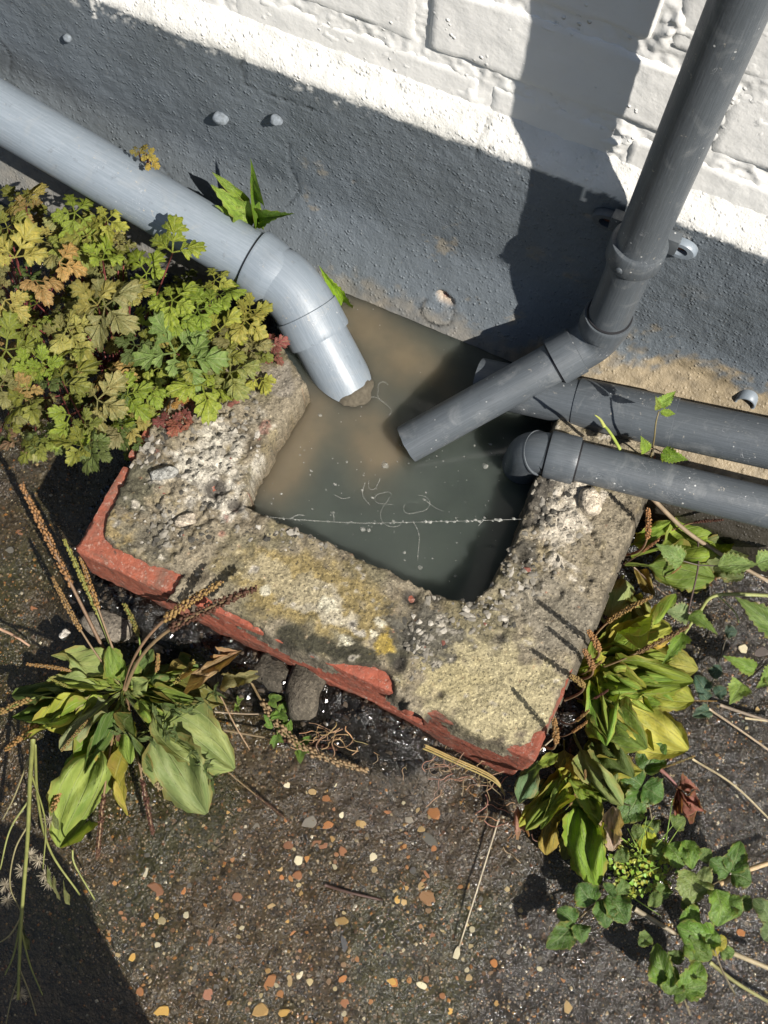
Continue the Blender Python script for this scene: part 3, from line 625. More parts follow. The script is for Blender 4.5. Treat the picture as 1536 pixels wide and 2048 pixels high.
chunk(610, 1372, -96, (62, 36), (.10, .088, .07), 'grey lump of old mortar under the front bricks of the kerb', .6, 11)
chunk(545, 1345, -98, (38, 30), (.07, .062, .05), 'dark mortar lump beside the larger grey one under the kerb front', .7, 12)
chunk(130, 1270, -112, (10, 9), (.55, .52, .48), 'small white stone chip on the mud left of the plantain', .8, 13)
chunk(218, 1252, -100, (48, 26), (.17, .15, .125), 'flaking pale mortar pad below the left corner brick', .4, 17)

# ------------------------------------------------------------------ water
ZW = -34.0
xs2 = np.arange(60, 436, 2.6); ys2 = np.arange(-322, -8, 2.6); X, Y = np.meshgrid(xs2, ys2, indexing='ij'); W = np.stack([X.ravel(), Y.ravel(), np.full(X.size, ZW)], 1)
wc = np.ones((len(W), 4)); deep = np.array([.056, .066, .056]); lit_silt = np.array([.150, .122, .080])
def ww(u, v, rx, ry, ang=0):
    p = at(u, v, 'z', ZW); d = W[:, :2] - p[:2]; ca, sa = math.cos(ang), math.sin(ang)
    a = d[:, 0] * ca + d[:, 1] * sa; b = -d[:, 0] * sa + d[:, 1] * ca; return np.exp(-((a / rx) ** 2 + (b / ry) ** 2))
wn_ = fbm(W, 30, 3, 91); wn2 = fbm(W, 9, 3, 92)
f_ = 1.3 * ww(600, 850, 26, 50, -.1) + 1.0 * ww(560, 950, 24, 30) + 1.2 * ww(740, 880, 24, 40, .5) + .9 * ww(775, 905, 16, 16) + .9 * ww(720, 640, 28, 30) + .75 * ww(790, 700, 36, 34) + .55 * ww(870, 760, 40, 30)  # brown murk plumes; the sunlit streaks beside the pipes are painted in
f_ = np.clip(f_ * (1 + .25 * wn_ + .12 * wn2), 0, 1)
wc[:, :3] = deep * (1 - f_[:, None]) + lit_silt * f_[:, None]; wc[:, 3] = .84 + .10 * f_
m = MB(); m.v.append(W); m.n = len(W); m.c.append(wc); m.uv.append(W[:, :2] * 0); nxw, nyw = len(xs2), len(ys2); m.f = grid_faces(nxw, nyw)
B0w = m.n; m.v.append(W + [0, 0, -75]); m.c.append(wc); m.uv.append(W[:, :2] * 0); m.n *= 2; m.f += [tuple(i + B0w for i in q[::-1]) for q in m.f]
rim = [i * nyw for i in range(nxw)] + [(nxw - 1) * nyw + j for j in range(1, nyw)] + [i * nyw + nyw - 1 for i in range(nxw - 2, -1, -1)] + [j for j in range(nyw - 2, 0, -1)]
m.f += [(a, rim[k - 1], rim[k - 1] + B0w, a + B0w) for k, a in enumerate(rim)]
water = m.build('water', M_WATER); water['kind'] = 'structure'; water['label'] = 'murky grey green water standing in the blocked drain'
V, F = rough_box((50, -330, -260), (446, -2, -175), 12, 6, 3, 77); MB().add(V, F, (.10, .09, .065)).build('drain_bed', M_MORTAR).__setitem__('kind', 'structure')
# floating scum threads and flecks, the sagging cobweb strand
sc = MB(); r_ = random.Random(9)
def curl(u, v, rpx, turns, th=.35, seed=0):
    rr = random.Random(seed); a0 = rr.uniform(0, 6); pts = []
    for k in range(18):
        a = a0 + turns * 2 * math.pi * k / 17; q = rpx * (1 - .4 * k / 17) * (1 + .25 * math.sin(a * 2.3 + seed)); pts.append(at(u + q * math.cos(a) * 1.1, v + q * math.sin(a), 'z', ZW + .25))
    V, F, U = tube(catmull(pts, 30), th, 4, False); sc.add(V, F)
for k, (u, v, rp, tn) in enumerate([(828, 1010, 26, .7), (770, 995, 18, .8), (745, 965, 14, .7), (795, 1010, 40, .4), (770, 780, 20, .6), (760, 820, 26, .5)]): curl(u, v, rp, tn, .20, k)
for a in [((825, 1040), (838, 1070), (835, 1120)), ((740, 1010), (725, 990), (730, 965)), ((850, 1000), (870, 1015), (885, 1022)), ((670, 990), (685, 997), (700, 995))]:
    V, F, U = tube(catmull([at(*q, 'z', ZW + .25) for q in a], 14), .3, 4, False); sc.add(V, F)
for _ in range(110):
    u = r_.uniform(520, 1010); v = r_.uniform(880, 1190); p = at(u, v, 'z', ZW + .15)
    if not (118 < p[0] < 330 and p[1] > -300): continue
    r = r_.choice((.3, .4, .5, .6, 1.1)); sc.add(IV * [r * r_.uniform(.7, 2), r, .12] * (1 + .5 * RNG.random((len(IV), 1))) + p, IF)
for (u, v, r) in ((770, 930, 3.6), (970, 932, 2.8), (840, 1135, 2.4), (725, 1058, 2.6), (738, 1060, 2.0), (640, 830, 2.0), (808, 1105, 1.6)):
    sc.add(IV * [r, r * .8, .5] * (1 + .6 * RNG.random((len(IV), 1))) + at(u, v, 'z', ZW + .3), IF)
o = sc.build('water_scum', M_SCUM, None, True, at(780, 1000, 'z', ZW)); tag(o, None, None, None, 'stuff'); o['label'] = 'pale scum threads and flecks floating on the dark water'
web = MB(); pts = [at(u, v, 'z', z) for u, v, z in ((500, 1030, 6), (560, 1036, 2), (640, 1042, 0), (720, 1046, -1), (800, 1045, -2), (880, 1043, -1), (960, 1041, 0), (1048, 1038, 4))]
pa = catmull(pts, 90); V, F, U = tube(pa, .2, 5); web.add(V, F)
for _ in range(90):
    k = r_.randrange(8, 88); r = r_.choice((.2, .3, .4, .7)) * (1.5 if k > 55 else .8); web.add(IV * [r * 1.6, r, r * .7] * (1 + .6 * RNG.random((len(IV), 1))) + pa[k] + [r_.uniform(-1, 1), r_.uniform(-1, 1), 0], IF)
for (k, du, dv) in ((16, 26, -24), (30, -18, -20), (36, -12, 12), (78, -10, 22)):
    q = pa[k]; e = q + [du * .4, -dv * .35, 0]; V, F, U = tube(catmull([q, (q + e) / 2 + [0, 2, 1], e], 8), .32, 4); web.add(V, F)
tag(web.build('cobweb_strand', M_SCUM, None, True, at(780, 1044, 'z', -13)), 'dusty cobweb strand stretched straight across the water between both kerb arms', 'cobweb')

# ------------------------------------------------------------------ pipes
def stepped(pts, ns=40):
    """pts: list of (position, radius); coincident positions make a step"""
    P = [np.asarray(p, float) for p, r in pts]; R = [r for p, r in pts]; V = []; F = []; U = []
    d = [];
    for i in range(len(P)):
        a = next((P[j] for j in range(i - 1, -1, -1) if np.linalg.norm(P[j] - P[i]) > .3), None); b = next((P[j] for j in range(i + 1, len(P)) if np.linalg.norm(P[j] - P[i]) > .3), None)
        t = (b - a) if a is not None and b is not None else (b - P[i]) if a is None else (P[i] - a)
        if a is not None and b is not None: t = (P[i] - a) / np.linalg.norm(P[i] - a) + (b - P[i]) / np.linalg.norm(b - P[i])
        d.append(t / np.linalg.norm(t))
    ref = np.array([0, 0, 1.0]) if abs(d[0][2]) < .9 else np.array([0, 1.0, 0]); x = np.cross(d[0], ref); L = 0
    for i in range(len(P)):
        x = x - (x @ d[i]) * d[i]; x /= np.linalg.norm(x); y = np.cross(d[i], x)
        if i: L += np.linalg.norm(P[i] - P[i - 1])
        for j in range(ns):
            a = 2 * math.pi * j / ns; V.append(P[i] + R[i] * (math.cos(a) * x + math.sin(a) * y)); U.append((L / 100, abs(j / ns - .5) * 2))
    f = grid_faces(len(P), ns, True); f.append(tuple(range(ns))[::-1]); f.append(tuple((len(P) - 1) * ns + j for j in range(ns)))
    return np.array(V), f, np.array(U)
def soft(o, ang=35):
    me = o.data
    for p in me.polygons: p.use_smooth = True
    try: me.set_sharp_from_angle(angle=math.radians(ang))
    except Exception: pass
    return o
def pipe_part(name, pts, parent, mat, ns=48):
    V, F, U = stepped(pts, ns); m = MB(); m.add(V, F, None, U); return soft(m.build(name, mat, parent, True))
def lerp(a, b, n): return [np.asarray(a, float) + (np.asarray(b, float) - np.asarray(a, float)) * t for t in np.linspace(0, 1, n)]
def arc(A, B, C, cut, n=9):
    """rounded corner at B between A and C, starting cut mm before B"""
    A, B, C = map(lambda q: np.asarray(q, float), (A, B, C)); p = B + (A - B) / np.linalg.norm(A - B) * cut; q = B + (C - B) / np.linalg.norm(C - B) * cut
    return [(1 - t) ** 2 * p + 2 * t * (1 - t) * B + t * t * q for t in np.linspace(0, 1, n)]
# big chalky waste pipe coming down along the wall from the left
A0 = at(-420, -24, 'y', -62); A1 = at(505, 521, 'y', -88); A2 = at(588, 578, 'y', -95); A4 = at(700, 786, 'z', -52)
dA = (A1 - A0) / np.linalg.norm(A1 - A0); dB = (A4 - A2) / np.linalg.norm(A4 - A2); A5 = A4 + dB * 30
A3 = min((A2 + dB * q for q in np.arange(20, 90, .5)), key=lambda p: abs(1024 - FPX * ((p - CAM) @ ROT)[1] / -((p - CAM) @ ROT)[2] - 668))
wp = thing('waste_pipe', A2, 'thick chalky pale grey waste pipe running down the wall and bending into the drain', 'pipe')
R0 = 28.0
pipe_part('pipe', [(p, R0) for p in lerp(A0, A1 + dA * 14, 24)], wp, M_PIPE_PALE)
c1 = A2 - dA * 23; c2 = A2 + dB * 23
pts = [(A1, R0 + 1.0), (A1, R0 + 3.4), (A1 + dA * 2, R0 + 4.0)] + [(p, R0 + 4.0) for p in lerp(A1 + dA * 4, c1, 5)] + [(c1 + dA * .5, R0 + 2.6)]
ar = arc(A1, A2, A4, 22, 13); pts += [(p, R0 + 2.6) for p in ar] + [(c2, R0 + 2.6), (c2 + dB * .6, R0 + 4.0)] + [(p, R0 + 4.0) for p in lerp(c2 + dB * 3, A3 + dB * 2, 5)] + [(A3 + dB * 4, R0 + 3.2), (A3 + dB * 4.2, R0 + .5)]
pipe_part('bend', pts, wp, M_PIPE_PALE)
pipe_part('outlet', [(p, R0) for p in lerp(A3 - dB * 6, A5, 10)], wp, M_PIPE_PALE)
V, F, U = stepped([(p, R0 + r) for p, r in zip(lerp(A4 - dB * 9, A4 + dB * 44, 30), [.1, .5, .9] + [1.2] * 27)], 56)
nrm = 1.6 * fbm(V, 7, 4, 5); axis_c = A4 + ((V - A4) @ dB)[:, None] * dB; rad = V - axis_c; rl = np.linalg.norm(rad, axis=1)[:, None]
along = ((V - A4) @ dB); V = axis_c + rad * (1 + (.03 * nrm[:, None] - .06 * (along < -4 + 3 * fbm(rad / rl * 30, 12, 2, 3))[:, None]))
MB().add(V, F[:-2]).build('silt_collar', M_SILT, wp)
# vertical downpipe with a shoe pointing into the drain
XP, YP = 347.0, -46.0; B0 = np.array([XP, YP, 2400.0]); BE = np.array([XP - 1, YP - 1, 58.0]); BO = at(818, 886, 'z', -24)
dp = thing('downpipe', (XP, YP, 58), 'dark grey downpipe dropping down the white wall with an angled shoe over the water', 'pipe')
RD = 18.6; dO = (BO - BE) / np.linalg.norm(BO - BE); dD = np.array([0, 0, -1.0])
CZ = 193.0
pipe_part('pipe', [(np.array([XP, YP, z]), RD) for z in np.concatenate([np.linspace(2400, 460, 6), np.linspace(440, 84, 30)])], dp, M_PIPE)
s1 = np.array([XP, YP, 97.0]); s2 = BE - dD * 21
pts = [(s1, RD + .4), (s1, RD + 3.2), (s1 + dD * 2, RD + 3.8)] + [(p, RD + 3.8) for p in lerp(s1 + dD * 4, s2, 4)] + [(s2 + dD * .8, RD + 1.9)] + [(p, RD + 1.9) for p in arc(s1, BE, BO, 17, 13)]
e1_ = BE + dO * 21; e2_ = BE + dO * 44; pts += [(e1_, RD + 1.9), (e1_ + dO * .8, RD + 3.8)] + [(p, RD + 3.8) for p in lerp(e1_ + dO * 3, e2_, 4)] + [(e2_, RD + 3.2), (e2_ + dO * .1, RD + .3)]
pipe_part('bend', pts, dp, M_PIPE)
V, F, U = stepped([(p, RD) for p in lerp(e2_ - dO * 8, BO + dO * 2, 16)] + [(BO + dO * 2.4, RD - 2.0)], 48)
endm = sstep(12, 0, np.abs((V - BO) @ dO)); V = V + (dO * 1.6)[None] * (endm * fbm(V, 12, 2, 8))[:, None]
m = MB(); m.add(V, F, None, U); soft(m.build('outlet', M_PIPE, dp, True))
# clip that holds the downpipe
cl = thing('pipe_clip', (XP, YP, CZ), 'grey two-lugged clip fixing the downpipe to the plinth', 'pipe clip')
pts = [((XP, YP, CZ + 11), RD + .3), ((XP, YP, CZ + 11), RD + 3.2)] + [((XP, YP, z), RD + 4.2) for z in (CZ + 9, CZ, CZ - 9)] + [((XP, YP, CZ - 11), RD + 3.2), ((XP, YP, CZ - 11), RD + .3)]
pipe_part('ring', pts, cl, M_PIPE, 48)
for s in (-1, 1):
    m = MB(); lx = XP + s * 31; hole_r = 4.2
    n = 28; ring = []
    for (y, rr_) in ((-15.5, 12), (-20, 12), (-22, 10.5), (-22, 6.0), (-17, 5.4)):
        ring.append([(lx + (rr_ * 1.15) * math.cos(a), y, CZ - 14 + rr_ * .8 * math.sin(a)) for a in np.linspace(0, 2 * math.pi, n, endpoint=False)])
    V = np.array(ring).reshape(-1, 3); m.add(V, [q[::-1] for q in grid_faces(5, n, True)])
    soft(m.build('lug', M_PIPE_PALE if s > 0 else M_PIPE, cl))
    V = IV * [5.6, 2.2, 4.2] + [lx, -16.8, CZ - 14]; MB().add(V, IF).build('screw', M_RUST, cl)
    V, F = rough_box((min(lx - s * 2, lx - s * 16), -30, CZ - 13), (max(lx - s * 2, lx - s * 16), -19, CZ + 5), 4, .2, 2, 9); MB().add(V, F).build('arm', M_PIPE, cl)
# bump on the front of the ring
V = IV * [4.0, 1.6, 4.0] + [XP - 6, YP - RD - 3.2, CZ - 3]; MB().add(V, IF).build('rivet', M_PIPE, cl)
# two pipes lying low along the wall on the right
def along(u0, v0, z0, u1, v1, z1): return at(u0, v0, 'z', z0), at(u1, v1, 'z', z1)
C0, C1 = along(985, 768, -7, 1396, 857, 31); dC = (C1 - C0) / np.linalg.norm(C1 - C0); Cs = C0 - dC * 14
up_ = thing('upper_side_pipe', C0, 'thicker dark grey pipe lying against the foot of the wall, open above the water', 'pipe')
V, F, U = stepped([(Cs, 18.8), (Cs + dC * .4, 22.2)] + [(p, 22.2) for p in lerp(Cs + dC * 2, C1 + dC * 700, 30)], 48)
m = MB(); m.add(V, F, None, U); soft(m.build('pipe', M_PIPE, up_))
pipe_part('bore_shade', [(Cs - dC * .8, 17.6), (Cs + dC * .5, 18.4)], up_, M_DARK)  # flat dark disc stands in for the shade inside the open end
sk = Cs + dC * 96
pipe_part('joint_sleeve', [(sk, 22.4), (sk, 23.2)] + [(p, 23.3) for p in lerp(sk + dC, sk + dC * 90, 6)] + [(sk + dC * 90.2, 22.4)], up_, M_PIPE)
D0, D1 = along(1150, 921, 17, 1396, 981, 26); dD_ = (D1 - D0) / np.linalg.norm(D1 - D0)
lp = thing('lower_side_pipe', D0, 'slimmer dark grey pipe in front, turning down into the water by an elbow', 'pipe')
RL = 18.2; Dend = D0 - dD_ * 41; Dn = Dend + np.array([-3, 4, -46.0])
pipe_part('pipe', [(p, RL) for p in lerp(D0 - dD_ * 14, D1 + dD_ * 700, 30)], lp, M_PIPE)
j1 = D0 + dD_ * 2; j0 = D0 - dD_ * 25
pipe_part('collar', [(j1, RL + .3), (j1, RL + 3.2)] + [(p, RL + 3.8) for p in lerp(j1 - dD_ * 2, j0 + dD_ * 2, 5)] + [(j0, RL + 3.2), (j0 - .1 * dD_, RL + .2)], lp, M_PIPE)
pts = [(j0 - dD_ * 1.6, RL + .2), (j0 - dD_ * 1.7, RL + 1.4)] + [(p, RL + .9) for p in lerp(j0 - dD_ * 2, Dend + dD_ * 18.5, 2)] + [(p, RL + .9) for p in arc(D0, Dend, Dn, 18, 13)] + [(p, RL + .9) for p in lerp(Dend + (Dn - Dend) * .45, Dn, 5)]
pipe_part('elbow', pts, lp, M_PIPE)
kk = Dend + dD_ * 8 + (Dn - Dend) / np.linalg.norm(Dn - Dend) * 3.5; dk = dD_ - (Dn - Dend) / np.linalg.norm(Dn - Dend); dk /= np.linalg.norm(dk); pipe_part('ridge', [(kk - dk * 1.2, RL + 1.0), (kk - dk * .8, RL + 2.6), (kk + dk * .8, RL + 2.6), (kk + dk * 1.2, RL + 1.0)], lp, M_PIPE)
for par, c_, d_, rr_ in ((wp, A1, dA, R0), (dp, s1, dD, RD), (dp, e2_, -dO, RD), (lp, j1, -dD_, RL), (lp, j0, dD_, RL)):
    pipe_part('seal_gap_shade', [(c_ - d_ * 1.7, rr_ + .2), (c_ - d_ * 1.6, rr_ + 1.5), (c_ + d_ * .2, rr_ + 1.6), (c_ + d_ * .3, rr_ + .2)], par, M_DARK)  # black sealing rings, also put in as the shadow of the socket gaps
# a broken clip ring left on the wall
rp = at(1497, 790, 'y', -22); t = thing('broken_clip', rp, 'pale empty half-ring of a broken pipe clip on the plinth at the right edge', 'pipe clip')
aa = np.linspace(-.25, math.pi + .25, 22); pts = [rp + np.array([8.5 * math.cos(a), -3, 9 * math.sin(a) - 2]) for a in aa]
V, F, U = tube(pts, 1.7, 8); V[:, 1] = np.where(V[:, 1] < rp[1] - 3, V[:, 1] - 5, V[:, 1] + 4); MB().add(V, F).build('half_ring', M_PIPE_PALE, t)
V = IV * [4, 3, 4] + rp + [0, 4, 0]; MB().add(V, IF).build('screw', M_RUST, t)

# ------------------------------------------------------------------ plants: unit meshes (length 1 along x)
def unit_mesh(name, mat, parts):
    me = bpy.data.meshes.new(name); V = np.concatenate([p[0] for p in parts]); F = []; n = 0; U = np.concatenate([p[2] for p in parts])
    for p in parts: F += [tuple(i + n for i in q) for q in p[1]]; n += len(p[0])
    me.from_pydata(V.tolist(), [], F); me.update(); uvl = me.uv_layers.new(name='UVMap'); idx = np.empty(len(me.loops), np.int32); me.loops.foreach_get('vertex_index', idx)
    uvl.data.foreach_set('uv', U[idx].astype(np.float32).ravel()); me.polygons.foreach_set('use_smooth', np.ones(len(me.polygons), bool)); me.materials.append(mat); return me
def blade(nu, nv, prof, bend=.15, fold=.12, wave=.05, teeth=0.0, nt=0, seed=0, x0=0.0, x1=1.0, rag=0.10):
    """leaf blade; prof(u) is the half width (0..1), y spans -0.5..0.5"""
    r = random.Random(seed); ph = [r.uniform(0, 6) for _ in range(6)]; V = []; U = []
    for i in range(nu):
        u = i / (nu - 1); w = prof(u) * .5; wl = 1 + rag * (math.sin(11 * u + ph[4]) * .6 + math.sin(23 * u + ph[5]) * .5 + r.uniform(-.5, .5)); wr = 1 + rag * (math.sin(13 * u + ph[5]) * .6 + math.sin(27 * u + ph[4]) * .5 + r.uniform(-.5, .5))
        for j in range(nv):
            v = -1 + 2 * j / (nv - 1); ww_ = w * ((wl if v < 0 else wr) if abs(v) > .99 else 1); x = x0 + (x1 - x0) * u
            if teeth and abs(v) > .99 and 0 < i < nu - 1: ww_ = ww_ * (1 + teeth * (1 if i % 2 else -1)); x -= teeth * .10 * (1 if i % 2 else 0) * -1
            z = fold * abs(v) * w * 2 + bend * (4 * u * (1 - u) - .9 * u * u) * .35
            z += wave * w * 2 * (math.sin(7 * u + ph[0] + 2 * v) * abs(v) + .5 * math.sin(13 * u + ph[1] - 3 * v) * v * v + .35 * math.sin(5 * v + 9 * u + ph[2]))
            V.append((x, v * ww_ + wave * .25 * math.sin(4 * u + ph[3]) * w, z)); U.append((u, v))
    return np.array(V), grid_faces(nu, nv), np.array(U)
def ov(u, a=.55, b=.9): return max(.015, math.sin(math.pi * u ** a) ** b)
def plant_prof(pet):
    def f(u):
        if u < pet: return .075 + .02 * math.cos(u * 9)
        t = (u - pet) / (1 - pet); return .075 * (1 - t) ** 4 + max(.012, math.sin(math.pi * min(1, t) ** .80)) ** .58
    return f
PLM = {}
for key, pet in (('long', .42), ('mid', .30), ('short', .12)):
    PLM[key] = [unit_mesh('leaf', M_PLANTAIN, [blade(24, 11, plant_prof(pet), .22 + .1 * k, .08 - .05 * k, .13 + .05 * k, .035, 1, 10 * k + len(key))]) for k in range(3)]
NETM = [unit_mesh('leaf', M_NET, [blade(19, 7, lambda u: ov(u, .50, .95), .14, .14, .06, .11, 1, 60 + k)]) for k in range(3)]
ROUNDM = [unit_mesh('leaf', M_WAXY, [blade(17, 9, lambda u: ov(u, .72, .55), .16 + .1 * k, .12, .12, .05, 1, 80 + k)]) for k in range(4)]
SMALL = [unit_mesh('leaf', M_NET, [blade(7, 5, lambda u: ov(u, .6, .8), .15, .12, .05, 0, 0, 90 + k)]) for k in range(3)]
NARROW = [unit_mesh('leaf', M_NET, [blade(9, 3, lambda u: ov(u, .6, .8), .2, .1, .1, 0, 0, 95 + k)]) for k in range(3)]
CRISP = [unit_mesh('leaf', M_PLANTAIN, [blade(16, 9, lambda u: ov(u, .6, .7), .5, .5, .35, .1, 1, 120 + k)]) for k in range(3)]
def lobe(o, ang, L, Wd, z=0, seed=0):
    V = []; U = []; rows = [(0, .2), (.30, .5), (.60, .95), (.80, 1.0)]
    for (u, w) in rows:
        for j in range(5): v = -1 + j * .5; V.append((u * L, v * w * Wd / 2, .10 * L * abs(v) + .12 * L * u * (1 - u) - .10 * L * u * u)); U.append((.12 + u * .6, v * .35))
    for j, xx in enumerate((.90, .80, 1.0, .80, .90)): v = -1 + j * .5; V.append((xx * L, v * (.78 if j in (0, 4) else .5 if j in (1, 3) else 1) * Wd / 2, .06 * L * abs(v) - .10 * L)); U.append((.9, v * .35))
    V = np.array(V); ca, sa = math.cos(ang), math.sin(ang)
    R_ = np.array([[ca, sa, 0], [-sa, ca, 0], [0, 0, 1]]); return V @ R_ + [o[0], o[1], z], grid_faces(5, 5), np.array(U)
def herb_leaf(seed, n=5):
    r = random.Random(seed); parts = []
    for th, scl in [(0, 1.0), (1.22, .92), (-1.22, .92), (2.3, .70), (-2.3, .70)][:n]:
        th += r.uniform(-.2, .2); scl *= r.uniform(.72, 1.12); d = np.array([math.cos(th), math.sin(th)]); zb = r.uniform(-.03, .05)
        def pt(t): return d * t * scl
        V = np.array([(0, -.014, 0), (0, .014, 0), (.6, -.03, .03), (.6, .03, .03)]) * [scl, 1, 1]; ca, sa = math.cos(th), math.sin(th); V = V @ np.array([[ca, sa, 0], [-sa, ca, 0], [0, 0, 1]])
        parts.append((V, [(0, 2, 3, 1)], np.array([(0, -.3), (0, .3), (.5, -.3), (.5, .3)])))
        parts.append(lobe(pt(.50), th, .50 * scl, .36 * scl, .035 + zb, seed)); w = r.uniform(.9, 1.1)
        for s in (-1, 1):
            parts.append(lobe(pt(.46), th + s * .66 * w, .42 * scl, .29 * scl, .02 + zb, seed)); parts.append(lobe(pt(.26), th + s * .82 * w, .36 * scl, .25 * scl, .0 + zb, seed))
    for k, p in enumerate(parts):
        V = p[0]; rr_ = np.hypot(V[:, 0], V[:, 1]); V[:, 2] += (.10 + .06 * (seed % 3)) * np.sin((2 + seed % 3) * np.arctan2(V[:, 1], V[:, 0]) + seed) * rr_ - (.08 + .14 * (seed % 4)) * rr_ ** 2
    return unit_mesh('leaf', M_HERB, parts)
HERB = [herb_leaf(300 + k, (5, 5, 3, 5, 4, 5, 3, 5, 4, 5)[k]) for k in range(10)]
def spike_mesh(seed, head=.55, fat=.020, bend=.12, dense=120):
    r = random.Random(seed); b1 = bend * r.uniform(-1, 1); b2 = bend * r.uniform(-1, 1)
    def c(t): return np.array([t, b1 * math.sin(math.pi * t), b2 * math.sin(math.pi * t) * .6 + .05 * math.sin(math.pi * t)])
    pa = np.array([c(t) for t in np.linspace(0, 1, 16)]); V, F, U = tube(pa, np.linspace(.009, .006, 16), 6); parts = [(V, F, U)]; sd = []
    o8 = OCT * [1.5, 1, 1]; f8 = [(0, 1, 4), (1, 2, 4), (2, 3, 4), (3, 0, 4), (1, 0, 5), (2, 1, 5), (3, 2, 5), (0, 3, 5)]
    for k in range(dense):
        t = 1 - head + head * (k + .5) / dense; a = k * 2.4 + r.uniform(-.3, .3); p = c(t); tp = .55 + .45 * math.sin(math.pi * min(1, (t - 1 + head) / head * .9 + .1)); off = fat * tp * r.uniform(.75, 1.15)
        q = o8 * fat * .46 * r.uniform(.45, 1.5) + p + np.array([r.uniform(-.006, .006), 0, 0]) + [0, off * math.cos(a), off * math.sin(a)]; sd.append((q, f8, np.zeros((6, 2))))
    return unit_mesh('stalk', M_STEM, parts), unit_mesh('seed_head', M_SEED, sd)
SPK = [spike_mesh(500 + k, (.42, .36, .48, .34, .42, .85)[k], (.017, .016, .0135, .021, .016, .024)[k], (.10, .18, .08, .2, .25, .15)[k], (130, 110, 150, 90, 130, 120)[k]) for k in range(6)]

def frame(b, t, up, roll=0.0):
    x = Vector((t - b).tolist()); L = x.length; x.normalize(); z = Vector(up); z = z - z.dot(x) * x
    if z.length < 1e-3: z = Vector((0, 1, 0)) - x * x.y
    z.normalize(); y = z.cross(x); R_ = Matrix((x, y, z)).transposed()
    return R_ @ Matrix.Rotation(roll, 3, 'X'), L
def put(mesh, name, parent, b, t, w, colr, up=(0, 0, 1), roll=0.0, zs=None):
    R_, L = frame(np.asarray(b), np.asarray(t), up, roll); o = bpy.data.objects.new(name, mesh); COL.objects.link(o)
    loc = np.asarray(b)
    if parent is not None: o.parent = parent; loc = loc - np.array(parent['_o'])
    zsc = zs if zs else L
    M_ = R_.to_4x4() @ Matrix.Diagonal((L * S, (w if w else L) * S, zsc * S, 1)); M_.translation = Vector((loc * S).tolist()); o.matrix_basis = M_
    o.color = (*colr, 1); return o
def vary(c, k=.15):
    f = 1 + random.uniform(-k, k); return tuple(max(.003, x * f * (1 + random.uniform(-k, k) * .5)) for x in c)
def leafpx(mesh, parent, b, t, wpx, colr, roll=0, up=(0, -.15, 1), name='leaf'):
    B_ = at(b[0], b[1], 'z', b[2]); T_ = at(t[0], t[1], 'z', t[2]); return put(mesh, name, parent, B_, T_, wpx * mm_per_px((B_ + T_) / 2), vary(colr, .1), up, roll)
def stempx(parent, pts, r, colr, name='stem', ns=7, n=None, mat=None):
    P = [at(u, v, 'z', z) for u, v, z in pts]; pa = catmull(P, n or max(6, len(P) * 5)); rr_ = np.linspace(r if np.isscalar(r) else r[0], r * .75 if np.isscalar(r) else r[1], len(pa)); V, F, U = tube(pa, rr_, ns)
    m = MB(); m.add(V, F); o = m.build(name, mat or M_STEM, parent, True, P[0]); o.color = (*colr, 1); return o
def spikepx(parent, b, t, k, stem, seed_c, up=(0, 0, 1), roll=0.0):
    B_ = at(*b[:2], 'z', b[2]); T_ = at(*t[:2], 'z', t[2]); s = put(SPK[k][0], 'stalk', parent, B_, T_, None, vary(stem), up, roll); h = bpy.data.objects.new('seed_head', SPK[k][1]); COL.objects.link(h)
    h.parent = s; h.color = (*vary(seed_c, .2), 1); return s

G1 = (.18, .25, .035); G2 = (.135, .20, .035); G3 = (.08, .125, .03); GY_ = (.28, .30, .045); YL = (.40, .36, .06); PALE = (.22, .27, .09); OLV = (.13, .125, .03); BLU = (.10, .16, .075); DK = (.035, .065, .02)
TANC = (.36, .25, .13); SEEDB = (.30, .18, .065); SEEDG = (.22, .19, .045); SEEDD = (.085, .035, .022); SEEDP = (.32, .24, .13); STG = (.16, .19, .05); STB = (.20, .13, .07); STP = (.40, .33, .20)

# ---- plantain on the left
rq = random.Random(77)
cz = -118.0; CR_ = (250, 1382)
pl = thing('plantain', at(250, 1382, 'z', cz), 'broad-leaved plantain rosette with two big drooping leaves in front of the kerb corner', 'plant')
ctr = (250, 1382, cz + 4)
for (t, w, cc, key, roll) in [((117, 1697, -118), 116, (.21, .275, .065), 'long', -.28), ((412, 1625, -122), 108, (.17, .235, .08), 'long', -.2), ((468, 1535, -118), 110, PALE, 'mid', -.25), ((112, 1298, -84), 50, PALE, 'mid', .9), ((18, 1385, -112), 66, G3, 'mid', .2), ((88, 1448, -92), 34, G1, 'mid', .7),
                       ((118, 1490, -86), 64, (.18, .215, .10), 'mid', .2), ((42, 1468, -98), 42, GY_, 'mid', .3), ((118, 1568, -112), 48, G2, 'long', .5), ((398, 1322, -100), 66, G3, 'mid', -.3), ((218, 1296, -78), 44, G2, 'mid', .1), ((240, 1632, -126), 42, (.30, .25, .04), 'long', .4), ((305, 1300, -95), 36, G3, 'mid', .3),
                       ((450, 1400, -106), 60, OLV, 'mid', -.5), ((160, 1330, -100), 40, G1, 'mid', .4), ((20, 1440, -108), 40, G2, 'mid', -.3), ((350, 1480, -112), 46, G1, 'mid', -.4), ((232, 1530, -116), 40, (.10, .045, .02), 'long', .2)]:
    leafpx(random.choice(PLM[key]), pl, ctr, t, w, cc, roll)
